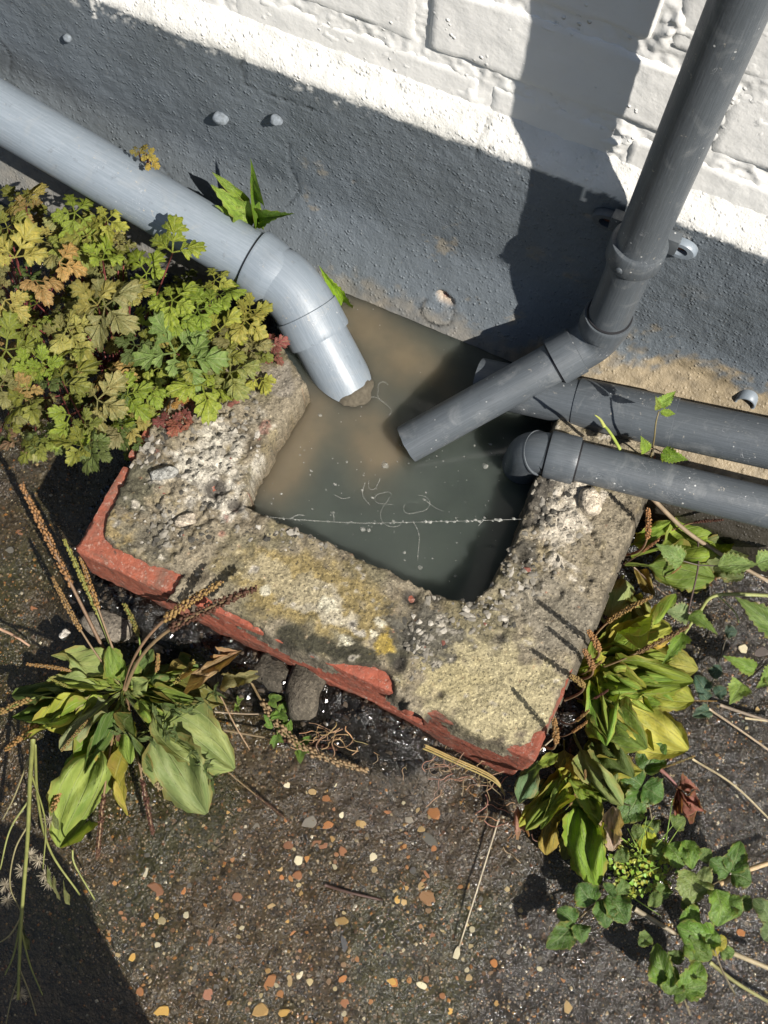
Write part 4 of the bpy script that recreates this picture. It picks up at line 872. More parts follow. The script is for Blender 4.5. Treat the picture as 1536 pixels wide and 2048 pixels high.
for _ in range(20):
    a = rq.uniform(0, 6.28); L = rq.uniform(60, 190); leafpx(rq.choice(PLM['mid'] + PLM['long']), pl, (250 + rq.uniform(-8, 8), 1382 + rq.uniform(-8, 8), cz + 2), (250 + L * math.cos(a), 1392 + L * math.sin(a) * (.9 if math.sin(a) > 0 else .5), rq.uniform(-116, -84)), rq.uniform(20, 44), rq.choice([G1, (.19, .27, .05), PALE, G2, G3]), rq.uniform(-.5, .5))
for (t, k, sc_, st_) in [((105, 1155, -50), 0, SEEDB, STB), ((42, 968, -28), 2, SEEDB, STB), ((128, 1078, -20), 2, SEEDG, STG), ((160, 1110, -38), 1, SEEDB, STB), ((248, 1208, -30), 3, SEEDG, STG), ((442, 1164, 42), 1, SEEDB, STB), ((512, 1176, 46), 0, SEEDD, STB), ((388, 1322, -55), 3, SEEDG, STG), ((316, 1308, -50), 3, SEEDB, STG),
                        ((52, 1328, -70), 4, SEEDB, STB), ((98, 1356, -76), 1, SEEDG, STG), ((-30, 1440, -66), 3, SEEDB, STG), ((122, 1502, -70), 4, SEEDB, STG), ((104, 1622, -88), 3, SEEDB, STG), ((195, 1716, -120), 1, SEEDD, STB), ((306, 1668, -122), 1, SEEDD, STB), ((322, 1578, -112), 3, SEEDP, STG), ((10, 1500, -80), 3, SEEDB, STG)]:
    spikepx(pl, (250 + random.uniform(-8, 8), 1380 + random.uniform(-6, 6), cz), t, k, st_, sc_, (0, -.2, 1), random.uniform(-1, 1))
for (b, t, k, c2) in [((500, 1360, -100), (735, 1540, -116), 5, SEEDP), ((420, 1455, -122), (690, 1500, -126), 2, SEEDD), ((440, 1530, -126), (578, 1642, -134), 2, SEEDD)]: spikepx(pl, b, t, k, STB, c2, (0, 0, 1), .5)
dl = thing('dead_leaf', at(430, 1325, 'z', -80), 'shrivelled tan leaf hanging over the mud beside the kerb front', 'dead leaf', 'dead leaves')
leafpx(CRISP[0], dl, (382, 1348, -92), (478, 1306, -72), 34, TANC, .3, name='blade'); leafpx(CRISP[1], dl, (440, 1330, -84), (472, 1300, -74), 26, (.30, .19, .10), -.5, name='blade'); leafpx(CRISP[2], dl, (448, 1352, -95), (525, 1348, -88), 34, (.20, .20, .09), .3, name='blade')
# ---- small leafy weeds among the plantain
def sprig(name, label, spots, colr, meshes, Lpx, wpx, root, cat='plant', group=None, zjit=6, stem_c=STG):
    t = thing(name, at(*root[:2], 'z', root[2]), label, cat, group)
    for (u, v, z) in spots:
        stempx(t, [root, ((root[0] + u) / 2 + random.uniform(-6, 6), (root[1] + v) / 2 + random.uniform(-6, 6), (root[2] + z) / 2 + 3), (u, v, z)], .7, vary(stem_c))
        for k in range(random.randint(4, 6)):
            a = random.uniform(0, 6.28); L = Lpx * random.uniform(.7, 1.2); leafpx(random.choice(meshes), t, (u, v, z), (u + L * math.cos(a), v + L * math.sin(a), z + random.uniform(-2, zjit)), wpx * random.uniform(.8, 1.2), colr, random.uniform(-.5, .5))
    return t
sprig('groundsel', 'feathery young weed sprawling over the right plantain leaf', [(312, 1432, -88), (340, 1420, -86), (375, 1425, -84), (410, 1400, -84), (430, 1385, -82), (330, 1460, -90), (300, 1475, -94), (355, 1470, -92), (385, 1500, -96), (410, 1530, -100), (425, 1560, -104), (240, 1468, -96), (270, 1480, -96)], (.10, .15, .045), NARROW, 24, 7, (320, 1455, -116))
sprig('chickweed_sprig', 'small round-leaved green sprig in the mud below the kerb front', [(540, 1400, -96), (560, 1425, -100), (548, 1448, -104), (575, 1462, -108), (605, 1490, -118), (600, 1500, -120), (555, 1470, -112)], (.12, .22, .03), SMALL, 24, 17, (545, 1425, -116))
sprig('mud_seedling', 'tiny bright seedling on the black mud right of the plantain', [(478, 1400, -112), (474, 1415, -114)], (.16, .25, .04), SMALL, 10, 7, (476, 1408, -122))
# ---- dried weed at the left edge
dw = thing('dried_weed', at(75, 1500, 'z', -120), 'withered yellowish weed stems with fluffy heads at the lower left edge', 'plant')
for pts, r in [([(66, 1480, -70), (60, 1560, -60), (55, 1680, -50), (42, 1850, -44), (36, 2000, -42)], (2.2, 1.2)), ([(70, 1490, -80), (76, 1600, -66), (100, 1700, -60), (160, 1790, -74)], (1.4, .8)), ([(58, 1600, -56), (20, 1660, -60), (0, 1740, -64)], (1.0, .6)), ([(46, 1800, -45), (30, 1900, -50), (10, 1950, -55)], (1.0, .5)), ([(42, 1860, -44), (60, 1930, -48), (85, 1990, -56)], (.9, .5)),
               ([(56, 1650, -52), (30, 1700, -50), (20, 1770, -50), (40, 1820, -50)], (.8, .5)), ([(44, 1830, -44), (20, 1870, -44), (-10, 1890, -44)], (.8, .5)), ([(40, 1950, -42), (22, 2000, -46), (10, 2060, -50)], (.7, .4)), ([(40, 1940, -42), (60, 1990, -46), (72, 2030, -50)], (.7, .4)), ([(60, 1540, -62), (90, 1640, -58), (86, 1740, -58)], (.9, .5)), ([(64, 1500, -75), (30, 1590, -70), (5, 1640, -70)], (.8, .5)), ([(145, 1700, -84), (150, 1730, -90), (190, 1800, -110)], (.9, .6))]:
    stempx(dw, pts, r, (.20, .21, .06) if r[0] > .85 else (.22, .19, .09), n=24)
for (u, v, z) in [(45, 1740, -50), (90, 1750, -58), (15, 1800, -50), (60, 1710, -54), (78, 1720, -56), (98, 1765, -60), (10, 1770, -52), (100, 1640, -60), (40, 1990, -44)]:
    m = MB(); p = at(u, v, 'z', z); rr2 = random.Random(u)
    for k in range(70):
        d = np.array([rr2.gauss(0, 1), rr2.gauss(0, 1), rr2.gauss(0, 1)]); d /= np.linalg.norm(d); e = p + d * rr2.uniform(4, 8); s_ = np.cross(d, [.3, .5, .8]) * .22; m.add([p + s_, p - s_, e - s_ * .5, e + s_ * .5], [(0, 1, 2, 3)])
    o = m.build('fluff', M_STEM, dw); o.color = (.36, .31, .22, 1)
for (u, v) in ((108, 1780), (120, 1800), (140, 1810), (118, 1660), (60, 1900)): leafpx(random.choice(NARROW), dw, (u, v, -60), (u - 14, v - 50, -56), 9, (.15, .17, .06))

# ---- plantains on the right
pr = thing('plantain', at(1150, 1345, 'z', -128), 'plantain clump with one large yellow leaf, growing along the right side of the kerb', 'plant')
cR = (1158, 1352, -112)
for (b, t, w, cc, key, roll) in [((1165, 1380, -95), (1378, 1502, -84), 108, (.40, .37, .075), 'mid', .2), ((1240, 1350, -90), (1388, 1402, -78), 88, GY_, 'short', .2), ((1230, 1310, -90), (1398, 1335, -78), 74, (.30, .29, .06), 'short', -.1), ((1190, 1292, -92), (1346, 1256, -74), 64, GY_, 'mid', .3), (cR, (1378, 1362, -50), 80, G1, 'mid', .05), ((1165, 1365, -110), (1300, 1420, -112), 70, G3, 'mid', 0), ((1165, 1340, -112), (1330, 1300, -112), 70, G3, 'mid', 0), ((1160, 1390, -112), (1230, 1500, -112), 64, G3, 'mid', 0), ((1170, 1310, -110), (1260, 1240, -110), 54, G3, 'mid', 0), ((1178, 1300, -90), (1358, 1203, -40), 40, G1, 'mid', .8),
                                 ((1155, 1400, -95), (1292, 1492, -58), 80, G2, 'mid', -.2), ((1150, 1372, -95), (1240, 1428, -64), 42, G2, 'mid', .4), ((1150, 1335, -80), (1186, 1288, -40), 34, G1, 'short', .6), ((1156, 1348, -84), (1190, 1322, -46), 26, G1, 'short', -.6), ((1250, 1300, -95), (1345, 1262, -80), 50, (.42, .30, .06), 'short', .2), ((1150, 1345, -90), (1260, 1290, -90), 30, OLV, 'mid', 0)]:
    leafpx(random.choice(PLM[key]), pr, b, t, w * 1.0, cc, roll)
for (b, t, k, sc_) in [((1165, 1330, -100), (1304, 1193, 4), 0, SEEDB), ((1170, 1345, -100), (1378, 1252, -10), 0, (.16, .11, .045)), ((1160, 1325, -90), (1177, 1262, 58), 1, SEEDB), ((1160, 1345, -90), (1203, 1322, -30), 3, SEEDB), ((1120, 1440, -100), (1178, 1420, -40), 3, SEEDB), ((1110, 1470, -100), (1174, 1443, -44), 3, SEEDB), ((1082, 1490, -90), (1108, 1438, 52), 1, SEEDB), ((1145, 1392, -100), (1216, 1380, -52), 3, SEEDD), ((1340, 1400, -108), (1434, 1402, -104), 2, SEEDB), ((1130, 1400, -95), (1142, 1352, 48), 1, SEEDB), ((1150, 1360, -95), (1168, 1300, 44), 1, SEEDB)]:
    spikepx(pr, b, t, k, STB, sc_, (0, 0, 1), random.uniform(-1, 1))
for _ in range(26):
    a = rq.uniform(-1.1, 1.25); L = rq.uniform(60, 210); u1 = 1160 + L * math.cos(a); v1 = 1352 + L * math.sin(a) * .95
    leafpx(rq.choice(PLM['mid'] + PLM['long']), pr, (1160 + rq.uniform(-8, 14), 1352 + rq.uniform(-24, 24), -108), (u1, v1, rq.uniform(-104, -52)), rq.uniform(34, 60), rq.choice([(.20, .30, .035), G1, GY_, (.17, .27, .04), (.24, .31, .05)]), rq.uniform(-.3, .3))
pu = thing('plantain', at(1248, 1128, 'z', -126), 'plantain with large green leaves growing under the slim pipe right of the kerb', 'plant')
for (b, t, w, cc, key, roll) in [((1262, 1112, -100), (1484, 1050, -76), 104, G1, 'mid', .15), ((1380, 1120, -104), (1500, 1092, -96), 76, (.13, .17, .055), 'short', .1), ((1250, 1128, -100), (1430, 1152, -84), 90, G2, 'mid', -.1), ((1246, 1150, -108), (1214, 1248, -102), 74, PALE, 'short', .3), ((1262, 1090, -84), (1338, 1046, -54), 38, G1, 'short', .2), ((1240, 1180, -108), (1300, 1240, -100), 50, (.19, .22, .05), 'mid', .3), ((1252, 1120, -104), (1310, 1190, -100), 22, (.24, .19, .05), 'mid', 0), ((1400, 1130, -112), (1490, 1150, -106), 60, (.12, .15, .05), 'short', -.2)]:
    leafpx(random.choice(PLM[key]), pu, b, t, w * 1.0, cc, roll)
for (b, t, k, sc_) in [((1250, 1110, -100), (1296, 1018, 44), 1, SEEDB), ((1248, 1128, -100), (1318, 1078, -40), 3, SEEDB), ((1300, 1090, -100), (1446, 1040, -40), 1, SEEDD), ((1300, 1150, -100), (1362, 1132, -70), 3, SEEDB)]: spikepx(pu, b, t, k, STB, sc_, (0, 0, 1), random.uniform(-1, 1))
pb = thing('plantain', at(1150, 1560, 'z', -134), 'plantain at the right front corner of the kerb with one flat bright leaf', 'plant')
for (b, t, w, cc, key, roll) in [((1150, 1598, -110), (1192, 1774, -104), 84, (.17, .25, .03), 'short', .12), ((1148, 1468, -104), (1234, 1608, -66), 60, PALE, 'mid', .5), ((1180, 1480, -100), (1264, 1546, -70), 64, G3, 'short', -.2), ((1185, 1520, -96), (1230, 1602, -76), 42, G3, 'short', -.5), ((1078, 1522, -84), (1038, 1602, -62), 48, BLU, 'short', .5), ((1142, 1508, -110), (1134, 1592, -98), 42, YL, 'short', .3), ((1118, 1598, -120), (1088, 1708, -124), 52, (.26, .20, .04), 'short', .4), ((1150, 1600, -122), (1208, 1668, -120), 62, OLV, 'short', 0), ((1300, 1706, -122), (1288, 1652, -100), 46, (.30, .32, .03), 'short', .3), ((1222, 1545, -104), (1262, 1598, -98), 40, (.24, .28, .06), 'short', 0),
                                 ((1110, 1560, -110), (1160, 1610, -96), 34, G2, 'short', .2), ((1150, 1560, -124), (1240, 1580, -122), 60, G3, 'short', 0), ((1140, 1550, -124), (1060, 1600, -124), 50, G3, 'short', 0), ((1150, 1640, -126), (1130, 1720, -128), 44, OLV, 'short', 0), ((1075, 1530, -90), (1115, 1510, -70), 26, G1, 'short', .3), ((1128, 1480, -110), (1130, 1560, -110), 40, (.20, .20, .05), 'mid', .1)]:
    leafpx(random.choice(PLM[key]), pb, b, t, w * 1.0, cc, roll)
for (b, t, k, sc_) in [((1140, 1600, -110), (1170, 1540, -70), 3, SEEDB), ((1090, 1640, -118), (1150, 1588, -84), 3, SEEDB), ((1310, 1540, -110), (1390, 1512, -96), 5, SEEDB), ((1145, 1605, -112), (1262, 1612, -84), 1, (.10, .10, .04))]: spikepx(pb, b, t, k, STG, sc_, (0, 0, 1), random.uniform(-1, 1))
for (b, t, w, cc, lab, m_) in [((1226, 1612, -92), (1226, 1706, -104), 44, (.42, .30, .24), 'pinkish dried leaf hanging beside the flat bright plantain leaf', CRISP[0]), ((1036, 1612, -112), (1052, 1668, -128), 26, (.36, .20, .15), 'small brown dead leaf under the front corner of the kerb', CRISP[1]), ((1362, 1092, -112), (1318, 1070, -108), 24, (.34, .20, .12), 'brown dead leaf between plantain leaves under the pipe', CRISP[2])]:
    p = at(b[0], b[1], 'z', b[2]); o = leafpx(m_, None, b, t, w, cc, .2, name='dead_leaf'); tag(o, lab, 'dead leaf', 'dead leaves')
for _ in range(22):
    a = rq.uniform(-.6, 2.4); L = rq.uniform(50, 150); u1 = 1140 + L * math.cos(a); v1 = 1540 + L * math.sin(a)
    leafpx(rq.choice(PLM['mid'] + PLM['short']), pb, (1140 + rq.uniform(-14, 14), 1540 + rq.uniform(-24, 24), -118), (u1, v1, rq.uniform(-120, -76)), rq.uniform(28, 50), rq.choice([(.19, .29, .035), G1, GY_, G2, (.22, .29, .04)]), rq.uniform(-.35, .35))
rc = thing('dead_seedling', at(1315, 1535, 'z', -118), 'curled reddish brown dead seedling lying on the wet ground at right', 'plant')
stempx(rc, [(1308, 1528, -112), (1335, 1552, -112), (1356, 1576, -114)], (2.2, 1.6), (.22, .10, .08))
for (t, w, roll) in (((1412, 1626, -122), 34, .4), ((1400, 1580, -106), 24, -.4), ((1352, 1634, -128), 18, .2), ((1385, 1610, -124), 20, .6)): leafpx(CRISP[w % 3], rc, (1356, 1576, -114), t, w, (.24, .10, .075), roll)
# ---- toothed weeds on the right
tw = thing('toothed_weed', at(1440, 1190, 'z', -125), 'weed with pale stems and jagged bright green leaves right of the kerb', 'plant')
stempx(tw, [(1300, 992, -60), (1370, 1060, -66), (1446, 1111, -70), (1560, 1176, -74)], 2.4, (.30, .23, .15), n=26); stempx(tw, [(1560, 1192, -84), (1436, 1190, -82), (1398, 1225, -74), (1368, 1268, -66)], 1.9, (.24, .26, .09), n=24)
stempx(tw, [(1396, 1080, -68), (1396, 1135, -64), (1376, 1225, -62)], 1.0, (.10, .07, .06)); stempx(tw, [(1396, 1130, -64), (1366, 1122, -58)], .8, (.10, .08, .06)); stempx(tw, [(1396, 1130, -64), (1438, 1132, -58)], .8, (.10, .08, .06)); stempx(tw, [(1436, 1190, -82), (1470, 1225, -96), (1478, 1245, -104)], .8, STG)
stempx(tw, [(1540, 1320, -96), (1500, 1355, -98), (1480, 1370, -98)], .9, (.12, .09, .08)); stempx(tw, [(1530, 1318, -96), (1509, 1338, -94)], .8, (.12, .09, .08))
for (b, t, w, cc) in [((1366, 1123, -56), (1312, 1088, -44), 46, (.15, .23, .06)), ((1436, 1133, -56), (1518, 1128, -46), 46, (.16, .235, .06)), ((1512, 1128, -56), (1572, 1106, -50), 44, (.17, .24, .06)), ((1566, 1268, -70), (1472, 1194, -58), 58, (.13, .22, .05)), ((1378, 1230, -64), (1436, 1268, -56), 32, (.13, .22, .04)), ((1366, 1266, -64), (1326, 1328, -52), 36, (.13, .23, .03)), ((1511, 1340, -92), (1447, 1312, -84), 34, (.15, .25, .04)), ((1484, 1366, -96), (1460, 1408, -90), 46, (.17, .25, .05)), ((1556, 1340, -94), (1514, 1376, -86), 44, (.15, .25, .04)), ((1378, 1228, -70), (1330, 1222, -66), 44, (.16, .22, .09)), ((1540, 1345, -90), (1556, 1392, -86), 40, (.15, .24, .05))]:
    leafpx(random.choice(NETM), tw, b, t, w, cc, random.uniform(-.2, .2))
iv = thing('creeping_weed', at(1410, 1380, 'z', -130), 'low bluish dark leaves creeping on the soil right of the yellow plantain leaf', 'plant')
for (b, t, w) in [((1415, 1385, -118), (1390, 1352, -112), 36), ((1420, 1350, -116), (1442, 1332, -110), 30), ((1420, 1420, -122), (1388, 1432, -116), 30), ((1415, 1400, -120), (1400, 1380, -116), 30), ((1450, 1265, -118), (1474, 1262, -112), 28), ((1430, 1390, -122), (1452, 1376, -116), 30)]: leafpx(random.choice(ROUNDM), iv, b, t, w, (.04, .085, .055), random.uniform(-.4, .4))
stempx(iv, [(1412, 1440, -126), (1416, 1390, -122), (1432, 1345, -120), (1455, 1265, -122)], .9, (.08, .07, .05))
# ---- bramble-like creeping plants, bottom right
W1 = (.060, .125, .022); W2 = (.092, .17, .022); W3 = (.15, .20, .055)
def bramble(label, root, leaflets, stems, cc):
    t = thing('crinkled_weed', at(*root[:2], 'z', root[2]), label, 'plant', None)
    for (b, e, w) in leaflets: leafpx(random.choice(ROUNDM), t, (*b, root[2] + 22), (*e, root[2] + 26), w * 1.22, cc, random.uniform(-.35, .35))
    for s_ in stems: stempx(t, [(u, v, root[2] + 4 + 15 * k / max(1, len(s_) - 1)) for k, (u, v) in enumerate(s_)], .9, (.14, .11, .06))
    return t
bramble('dark crinkled three-part leaf beside the hanging dried leaf', (1285, 1572, -124), [((1284, 1570), (1238, 1538), 44), ((1286, 1572), (1326, 1598), 50), ((1280, 1582), (1240, 1645), 50), ((1284, 1545), (1328, 1482), 48)], [[(1310, 1690), (1300, 1620), (1284, 1572)]], W1)
bramble('three dark crinkled leaflets at the right, above the pale straw stem', (1460, 1745, -124), [((1460, 1745), (1482, 1682), 38), ((1458, 1746), (1420, 1720), 40), ((1462, 1748), (1504, 1762), 44)], [[(1420, 1772), (1440, 1760), (1460, 1746)]], W1)
bramble('lowest-left dark sprig of crinkled leaflets on the wet concrete', (1150, 1845, -130), [((1150, 1846), (1116, 1818), 36), ((1148, 1850), (1094, 1896), 40), ((1154, 1848), (1166, 1886), 32)], [[(1230, 1790), (1188, 1810), (1152, 1844)]], W1)
bramble('pair of dark crinkled leaflets just under the flat bright plantain leaf', (1190, 1805, -128), [((1188, 1806), (1156, 1768), 48), ((1200, 1800), (1214, 1856), 40), ((1215, 1790), (1256, 1846), 48), ((1215, 1785), (1230, 1772), 30)], [[(1260, 1800), (1220, 1795), (1190, 1805)]], W1)
bramble('pair of folded crinkled leaflets beside the tiny yellow-green chickweed', (1350, 1700, -122), [((1335, 1688), (1366, 1735), 42), ((1370, 1680), (1386, 1738), 34)], [[(1330, 1760), (1350, 1720)]], W2)
bramble('round crinkled leaf with a yellowing rim right of the chickweed', (1380, 1750, -116), [((1382, 1742), (1376, 1808), 62), ((1395, 1745), (1422, 1768), 40)], [[(1310, 1750), (1350, 1748), (1382, 1744)]], W3)
bramble('large crinkled leaf cluster between the two pale straw stems', (1430, 1830, -112), [((1432, 1778), (1440, 1852), 56), ((1450, 1800), (1482, 1830), 44), ((1428, 1868), (1356, 1858), 56), ((1370, 1880), (1424, 1918), 44), ((1400, 1830), (1360, 1840), 40), ((1430, 1860), (1400, 1900), 40)], [[(1470, 1990), (1440, 1930), (1425, 1870), (1436, 1780)]], W2)
bramble('yellowing crinkled leaf next to the large cluster and the straw', (1430, 1885, -124), [((1412, 1892), (1454, 1878), 34)], [[(1400, 1910), (1412, 1892)]], (.28, .26, .03))
bramble('lowest clump of crinkled leaves near the bottom right', (1360, 1970, -126), [((1336, 1976), (1312, 1888), 42), ((1340, 1990), (1345, 1930), 40), ((1364, 1984), (1404, 1926), 52), ((1364, 1978), (1414, 1970), 40), ((1350, 1985), (1372, 1995), 30)], [[(1380, 2030), (1362, 1980)]], W2)
bramble('crinkled sprig cut by the right edge of the picture', (1540, 1840, -120), [((1545, 1842), (1508, 1798), 36), ((1548, 1835), (1565, 1780), 40), ((1545, 1855), (1530, 1880), 40)], [], (.09, .15, .045))
bramble('low mat of small crinkled leaves between the chickweed and the dark three-part leaf', (1330, 1660, -128), [((rq.uniform(1240, 1420), rq.uniform(1600, 1700)), None, 0)] * 0 + [((u, v), (u + 30 * math.cos(a), v + 30 * math.sin(a)), w) for u, v, a, w in [(1262, 1660, .3, 26), (1300, 1640, 1.2, 28), (1344, 1650, -.5, 30), (1330, 1690, 2.5, 26), (1236, 1700, .9, 30), (1250, 1760, 2.0, 28), (1300, 1790, .6, 30), (1330, 1770, 1.9, 28), (1390, 1800, 2.6, 30), (1400, 1720, -.8, 26), (1480, 1800, .4, 30), (1350, 1900, 1.4, 30), (1300, 1870, 2.4, 26), (1440, 1900, .2, 26)]], [], (.10, .165, .035))
ck = thing('chickweed_patch', at(1285, 1730, 'z', -132), 'patch of tiny yellow-green leaves and thin grass in the bottom right weeds', 'plant')
m = MB(); rr2 = random.Random(3)
for k in range(330):
    a = rr2.uniform(0, 6.28); q = rr2.uniform(0, 1) ** .6; u = 1285 + 66 * q * math.cos(a); v = 1735 + 60 * q * math.sin(a); p = at(u, v, 'z', -130 + rr2.uniform(4, 34) * (1 - .5 * q)); L = rr2.uniform(3.4, 7.0); th = rr2.uniform(0, 6.28); tl = rr2.uniform(-.5, .5)
    d = np.array([math.cos(th), math.sin(th), tl]); n_ = np.cross(d, [0, 0, 1]); n_ /= np.linalg.norm(n_)
    m.add([p, p + d * L * .5 + n_ * L * .34, p + d * L, p + d * L * .5 - n_ * L * .34, p + d * L * .5 + [0, 0, -.5]], [(0, 4, 1), (1, 4, 2), (2, 4, 3), (3, 4, 0)], (rr2.uniform(.17, .34), rr2.uniform(.27, .36), .04))
M_TINY = m_attr('tiny_leaf', .5, 2, .2, .3)
o = m.build('leaf_mass', M_TINY, ck); o['kind'] = 'stuff'
for k in range(11):
    u0 = rr2.uniform(1230, 1330); v0 = rr2.uniform(1690, 1790); a = rr2.uniform(-2.6, .6); L = rr2.uniform(50, 120); stempx(ck, [(u0, v0, -126), (u0 + L * .5 * math.cos(a), v0 + L * .5 * math.sin(a), -90), (u0 + L * math.cos(a), v0 + L * math.sin(a), -88 + rr2.uniform(-10, 10))], (.75, .25), vary((.16, .24, .04)), 'grass_blade')
# ---- straw stems, twigs, dry roots
for pts, r, cc, lab in [([(1398, 1880, -120), (1480, 1912, -112), (1570, 1950, -108)], 2.6, STP, 'thick pale straw stem leaving the large crinkled leaf cluster at right'), ([(1420, 1925, -128), (1480, 1970, -126), (1580, 2028, -124)], 1.9, (.26, .25, .10), 'greenish straw stem lowest at the bottom right'), ([(1440, 1768, -122), (1490, 1742, -118), (1580, 1712, -114)], 2.8, (.42, .30, .16), 'thick tan straw rising to the right edge beside the three dark leaflets'), ([(1270, 1818, -124), (1310, 1842, -124), (1352, 1868, -126)], 2.4, (.30, .25, .17), 'short pale straw stub under the chickweed patch'),
                        ([(1385, 1518, -124), (1470, 1572, -118), (1560, 1660, -122)], 1.1, STP, 'thin bent straw on the wet ground above the dark leaflets'), ([(1418, 1418, -122), (1480, 1460, -116), (1580, 1530, -114)], 1.2, (.40, .31, .21), 'long thin straw crossing the soil at the right edge'), ([(1440, 1410, -126), (1500, 1430, -124), (1570, 1452, -122)], 1.7, (.24, .19, .14), 'greyish straw beside the creeping dark leaves'), ([(1490, 1436, -124), (1570, 1446, -122)], 1.2, STP, 'short pale straw just above the greyish one at the right edge'),
                        ([(1268, 1135, -100), (1330, 1190, -96), (1400, 1240, -104)], .9, (.25, .18, .13), 'thin brown stalk across the soil under the pipe plantain'), ([(1120, 1465, -90), (1080, 1500, -70), (1063, 1520, -60)], .8, (.38, .32, .22), 'fine straw leaning on the right front corner brick'), ([(1002, 1622, -130), (960, 1760, -128), (918, 1895, -134)], .9, (.40, .34, .24), 'single long straw lying down the wet concrete'), ([(650, 1770, -137), (700, 1785, -135), (765, 1800, -138)], 1.5, (.07, .04, .03), 'dark twig lying on the pebbled concrete'),
                        ([(440, 1390, -112), (470, 1450, -116), (500, 1500, -124)], .7, (.30, .20, .12), 'fine reddish stalk on the black mud left of the sprig'), ([(430, 1424, -116), (500, 1428, -114), (560, 1426, -112)], .7, (.26, .20, .14), 'thin straight stalk lying across the mud by the plantain'), ([(0, 1258, -120), (30, 1272, -122), (60, 1292, -128)], 1.4, (.36, .22, .14), 'short tan twig at the left edge below the kerb corner'), ([(1400, 1050, -96), (1470, 1080, -100), (1560, 1076, -104)], .8, (.30, .2, .12), 'thin stalk under the slim pipe near the right edge')]:
    tag(stempx(None, pts, r, cc, 'straw' if 'straw' in lab else 'twig'), lab, 'twig')
dr = thing('dry_roots', at(685, 1455, 'z', -105), 'tangle of dry brown roots against the foot of the kerb front', 'roots')
rr2 = random.Random(8)
def tangle(parent, regions, n, cc, rad):
    for _ in range(n):
        u, v, a, b, z = rr2.choice(regions); p = [(u + rr2.gauss(0, a), v + rr2.gauss(0, b), z + rr2.uniform(-8, 10))]; d = rr2.uniform(0, 6.28)
        for k in range(4): d += rr2.uniform(-1.1, 1.1); p.append((p[-1][0] + 14 * math.cos(d), p[-1][1] + 11 * math.sin(d), p[-1][2] + rr2.uniform(-4, 4)))
        stempx(parent, p, rad * rr2.uniform(.6, 1.2), vary(cc, .3), 'root', 4, 10)
tangle(dr, [(680, 1440, 28, 16, -104), (710, 1460, 24, 12, -108), (660, 1470, 26, 10, -112)], 60, (.30, .19, .10), .55)
d2_ = thing('dry_roots', at(900, 1530, 'z', -118), 'line of dry brown stalks and roots along the foot of the right front brick', 'roots')
for off in (0, 5, -4): stempx(d2_, [(745, 1462 + off, -116), (830, 1486 + off, -112), (900, 1516 + off, -114), (985, 1556 + off, -120), (1010, 1590, -128)], .9, vary((.30, .22, .08)), 'root')
tangle(d2_, [(870, 1520, 40, 14, -122), (940, 1556, 36, 12, -124), (980, 1590, 24, 20, -128), (800, 1490, 30, 10, -120), (1030, 1660, 20, 40, -128)], 60, (.28, .17, .10), .5)

# ---- herb robert on the left
HG = (.185, .205, .032); HY = (.30, .265, .065); HB = (.34, .215, .075); HBR = (.20, .265, .028); HD = (.08, .11, .025); HO = (.40, .20, .05); HR = (.21, .062, .055); HP = (.21, .20, .07)
def herb(label, root, hero, fill, cols, zc, seed):
    t = thing('herb_robert', at(*root[:2], 'z', root[2]), label, 'plant'); r = random.Random(seed); R0_ = at(*root[:2], 'z', root[2])
    def one(u, v, z, rad, ang, cc, mesh=None):
        p = at(u, v, 'z', z); k = mm_per_px(p); d = at(u + 30 * math.cos(ang), v + 30 * math.sin(ang), 'z', z + r.uniform(-4, 4)) - p; d /= np.linalg.norm(d)
        rad = rad * 1.1; put(mesh or r.choice(HERB), 'leaf', t, p, p + d * rad * k, rad * k, vary(cc, .12), (r.gauss(0, .4), r.gauss(-.1, .4), 1.0), 0)
        if z > zc - 40:
            mid = (p * .6 + R0_ * .4) + [0, 0, -12]; V, F, U = tube(catmull([R0_ + [r.uniform(-12, 12), r.uniform(-12, 12), 0], mid, p + [0, 0, -.8]], 9), .8, 5); m = MB(); m.add(V, F); o = m.build('stem', M_STEM, t); o.color = (.17, .045, .04, 1)
    for h in hero: one(*h)
    n = 0
    while n < fill[0]:
        u = r.uniform(*fill[1]); v = r.uniform(*fill[2])
        if not fill[3](u, v): continue
        low = r.random() < .45; z = zc + (r.uniform(-70, -34) if low else r.uniform(-22, 4)) ; cc = r.choice(cols); cc = tuple(x * .75 for x in cc) if low else cc  # low leaves take a darkened colour, painting in the shade under the top layer
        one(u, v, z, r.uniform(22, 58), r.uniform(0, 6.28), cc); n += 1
    return t
pipe_line = lambda u: 330 + .60 * u
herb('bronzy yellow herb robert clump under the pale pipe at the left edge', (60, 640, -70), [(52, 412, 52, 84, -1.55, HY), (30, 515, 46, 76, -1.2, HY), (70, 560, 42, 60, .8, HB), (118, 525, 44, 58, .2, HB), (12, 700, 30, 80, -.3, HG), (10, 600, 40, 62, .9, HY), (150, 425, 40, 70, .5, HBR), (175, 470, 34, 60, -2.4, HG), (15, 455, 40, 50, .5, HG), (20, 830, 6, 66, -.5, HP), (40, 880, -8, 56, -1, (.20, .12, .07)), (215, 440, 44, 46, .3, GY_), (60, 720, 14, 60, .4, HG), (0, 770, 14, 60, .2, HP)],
     (56, (-40, 230), (385, 900), lambda u, v: v > pipe_line(u) + 6 and u + .18 * v < 330), [HY, HG, HG, HP, HB, HD], 24, 21)
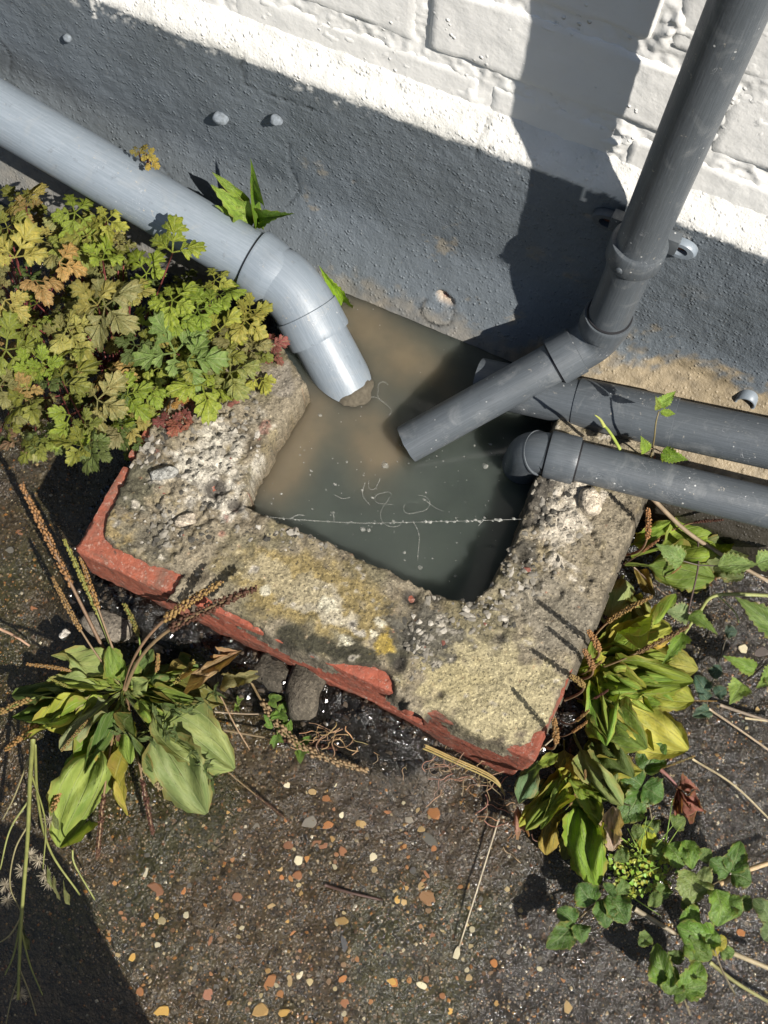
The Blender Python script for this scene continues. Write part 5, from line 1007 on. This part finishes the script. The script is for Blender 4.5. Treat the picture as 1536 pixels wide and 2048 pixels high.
herb('green leafy herb robert in the middle of the bank left of the kerb', (230, 740, -90), [(345, 505, 76, 82, -1.3, HBR), (210, 612, 44, 86, .6, HP), (195, 610, 46, 72, -2.2, HY), (262, 585, 44, 62, -.8, HY), (345, 600, 52, 66, .3, HBR), (205, 520, 42, 56, -1.4, HBR), (135, 655, 34, 70, .9, HY), (130, 770, 24, 84, -.9, HG), (195, 800, 22, 78, .3, HP), (140, 830, 18, 76, 1.8, HBR), (215, 755, 20, 54, -1.2, HB), (60, 800, 12, 62, 2.4, HG), (255, 790, 16, 60, .9, HBR), (395, 620, 40, 60, -.2, HBR), (440, 590, 36, 54, -.9, HBR), (430, 560, 34, 50, .4, GY_), (85, 870, -6, 56, .5, HP), (245, 860, 0, 48, .8, (.17, .16, .07)), (190, 900, -20, 46, 2, HD)],
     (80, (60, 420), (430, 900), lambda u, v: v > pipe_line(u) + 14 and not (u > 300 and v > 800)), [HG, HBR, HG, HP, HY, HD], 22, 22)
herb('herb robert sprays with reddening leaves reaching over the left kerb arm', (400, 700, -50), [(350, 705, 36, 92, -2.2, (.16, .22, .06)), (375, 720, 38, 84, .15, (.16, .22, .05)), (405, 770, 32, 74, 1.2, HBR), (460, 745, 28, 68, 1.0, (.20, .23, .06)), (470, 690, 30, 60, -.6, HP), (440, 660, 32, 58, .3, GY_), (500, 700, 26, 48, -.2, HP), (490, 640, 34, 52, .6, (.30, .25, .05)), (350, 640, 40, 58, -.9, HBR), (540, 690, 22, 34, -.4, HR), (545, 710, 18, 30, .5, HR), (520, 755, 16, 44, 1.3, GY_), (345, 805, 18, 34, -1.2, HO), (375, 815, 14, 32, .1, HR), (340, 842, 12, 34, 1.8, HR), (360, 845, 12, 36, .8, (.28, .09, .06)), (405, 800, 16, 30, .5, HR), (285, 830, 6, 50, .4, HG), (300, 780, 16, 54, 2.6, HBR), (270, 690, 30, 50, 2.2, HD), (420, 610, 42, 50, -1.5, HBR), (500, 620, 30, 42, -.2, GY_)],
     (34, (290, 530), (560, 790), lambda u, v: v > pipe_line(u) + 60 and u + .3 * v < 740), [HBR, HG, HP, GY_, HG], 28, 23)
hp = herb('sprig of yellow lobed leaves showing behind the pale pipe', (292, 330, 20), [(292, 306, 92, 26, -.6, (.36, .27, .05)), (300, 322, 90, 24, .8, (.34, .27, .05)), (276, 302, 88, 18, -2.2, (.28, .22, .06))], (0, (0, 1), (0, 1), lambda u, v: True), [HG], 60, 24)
# ---- willowherb seedling standing behind the pipe, climbing seedling between the pipes
wl = thing('willowherb', at(512, 450, 'y', -45), 'bright green seedling standing between the pale pipe and the plinth', 'plant')
def leafy(parent, b, yb, t, yt, wpx, cc, mesh, roll=0, up=(0, -.6, .8)):
    B_ = at(*b, 'y', yb); T_ = at(*t, 'y', yt); put(mesh, 'leaf', parent, B_, T_, wpx * mm_per_px(B_), vary(cc, .06), up, roll)
leafy(wl, (508, 445), -50, (425, 372), -70, 56, (.20, .30, .05), NETM[0], .4); leafy(wl, (510, 448), -46, (505, 328), -52, 24, (.13, .24, .02), NARROW[0], .9); leafy(wl, (512, 452), -50, (582, 426), -62, 36, (.10, .19, .02), NETM[1], -.3); leafy(wl, (500, 410), -48, (425, 345), -50, 22, (.16, .25, .03), NARROW[1], .2); leafy(wl, (505, 440), -52, (432, 412), -72, 40, (.22, .31, .06), NETM[2], .1); leafy(wl, (690, 610), -60, (640, 535), -66, 30, (.20, .33, .02), NETM[1], .3)
P = [at(512, 560, 'y', -58), at(511, 470, 'y', -50), at(508, 400, 'y', -48)]; V, F, U = tube(catmull(P, 12), 1.5, 6); m = MB(); m.add(V, F); o = m.build('stem', M_STEM, wl); o.color = (.14, .2, .04, 1)
cs = thing('climbing_seedling', at(1310, 905, 'z', 10), 'thin-stemmed seedling with toothed leaves growing up between the two side pipes', 'plant')
stempx(cs, [(1300, 918, 15), (1308, 880, 62), (1312, 845, 78), (1318, 822, 84)], .9, (.16, .13, .06), n=16); stempx(cs, [(1311, 898, 44), (1290, 896, 58)], .6, (.2, .13, .08)); stempx(cs, [(1311, 898, 44), (1325, 905, 58)], .6, (.2, .13, .08))
for (b, t, w, cc) in [((1292, 905, 58), (1282, 872, 70), 26, (.18, .30, .03)), ((1322, 906, 56), (1376, 920, 62), 32, (.15, .27, .02)), ((1316, 812, 84), (1352, 782, 90), 26, (.20, .31, .04)), ((1320, 824, 84), (1352, 828, 80), 16, (.18, .28, .03)), ((1314, 820, 84), (1312, 792, 96), 14, (.22, .30, .05))]: leafpx(NETM[random.randrange(3)], cs, b, t, w, cc, .2, (0, -.3, 1))
stempx(cs, [(1240, 898, 46), (1222, 868, 62), (1208, 850, 76)], (1.5, 1.2), (.26, .32, .06)); stempx(cs, [(1208, 852, 75), (1200, 838, 84), (1190, 830, 90)], (1.7, .5), (.34, .36, .10), 'bud')

# ------------------------------------------------------------------ unseen stand-in added outside the picture to throw the lower left shade
bk = thing('shade_bucket', (316, -880, ZG), 'black plastic bucket added just outside the picture to cast its lower left shade', 'shade_bucket')
pts = [((316, -880, ZG), 78), ((316, -880, ZG + 1), 80), ((316, -880, ZG + 280), 100), ((316, -880, ZG + 282), 105), ((316, -880, ZG + 300), 105)]
pipe_part('body', pts, bk, M_DARK, 48)
V, F, U = tube([np.array([316 + 104 * math.cos(a), -880 + 20 * math.sin(a), ZG + 288 - 70 * math.sin(a)]) for a in np.linspace(0, math.pi, 20)], 2.2, 8); MB().add(V, F).build('handle', M_RUST, bk)
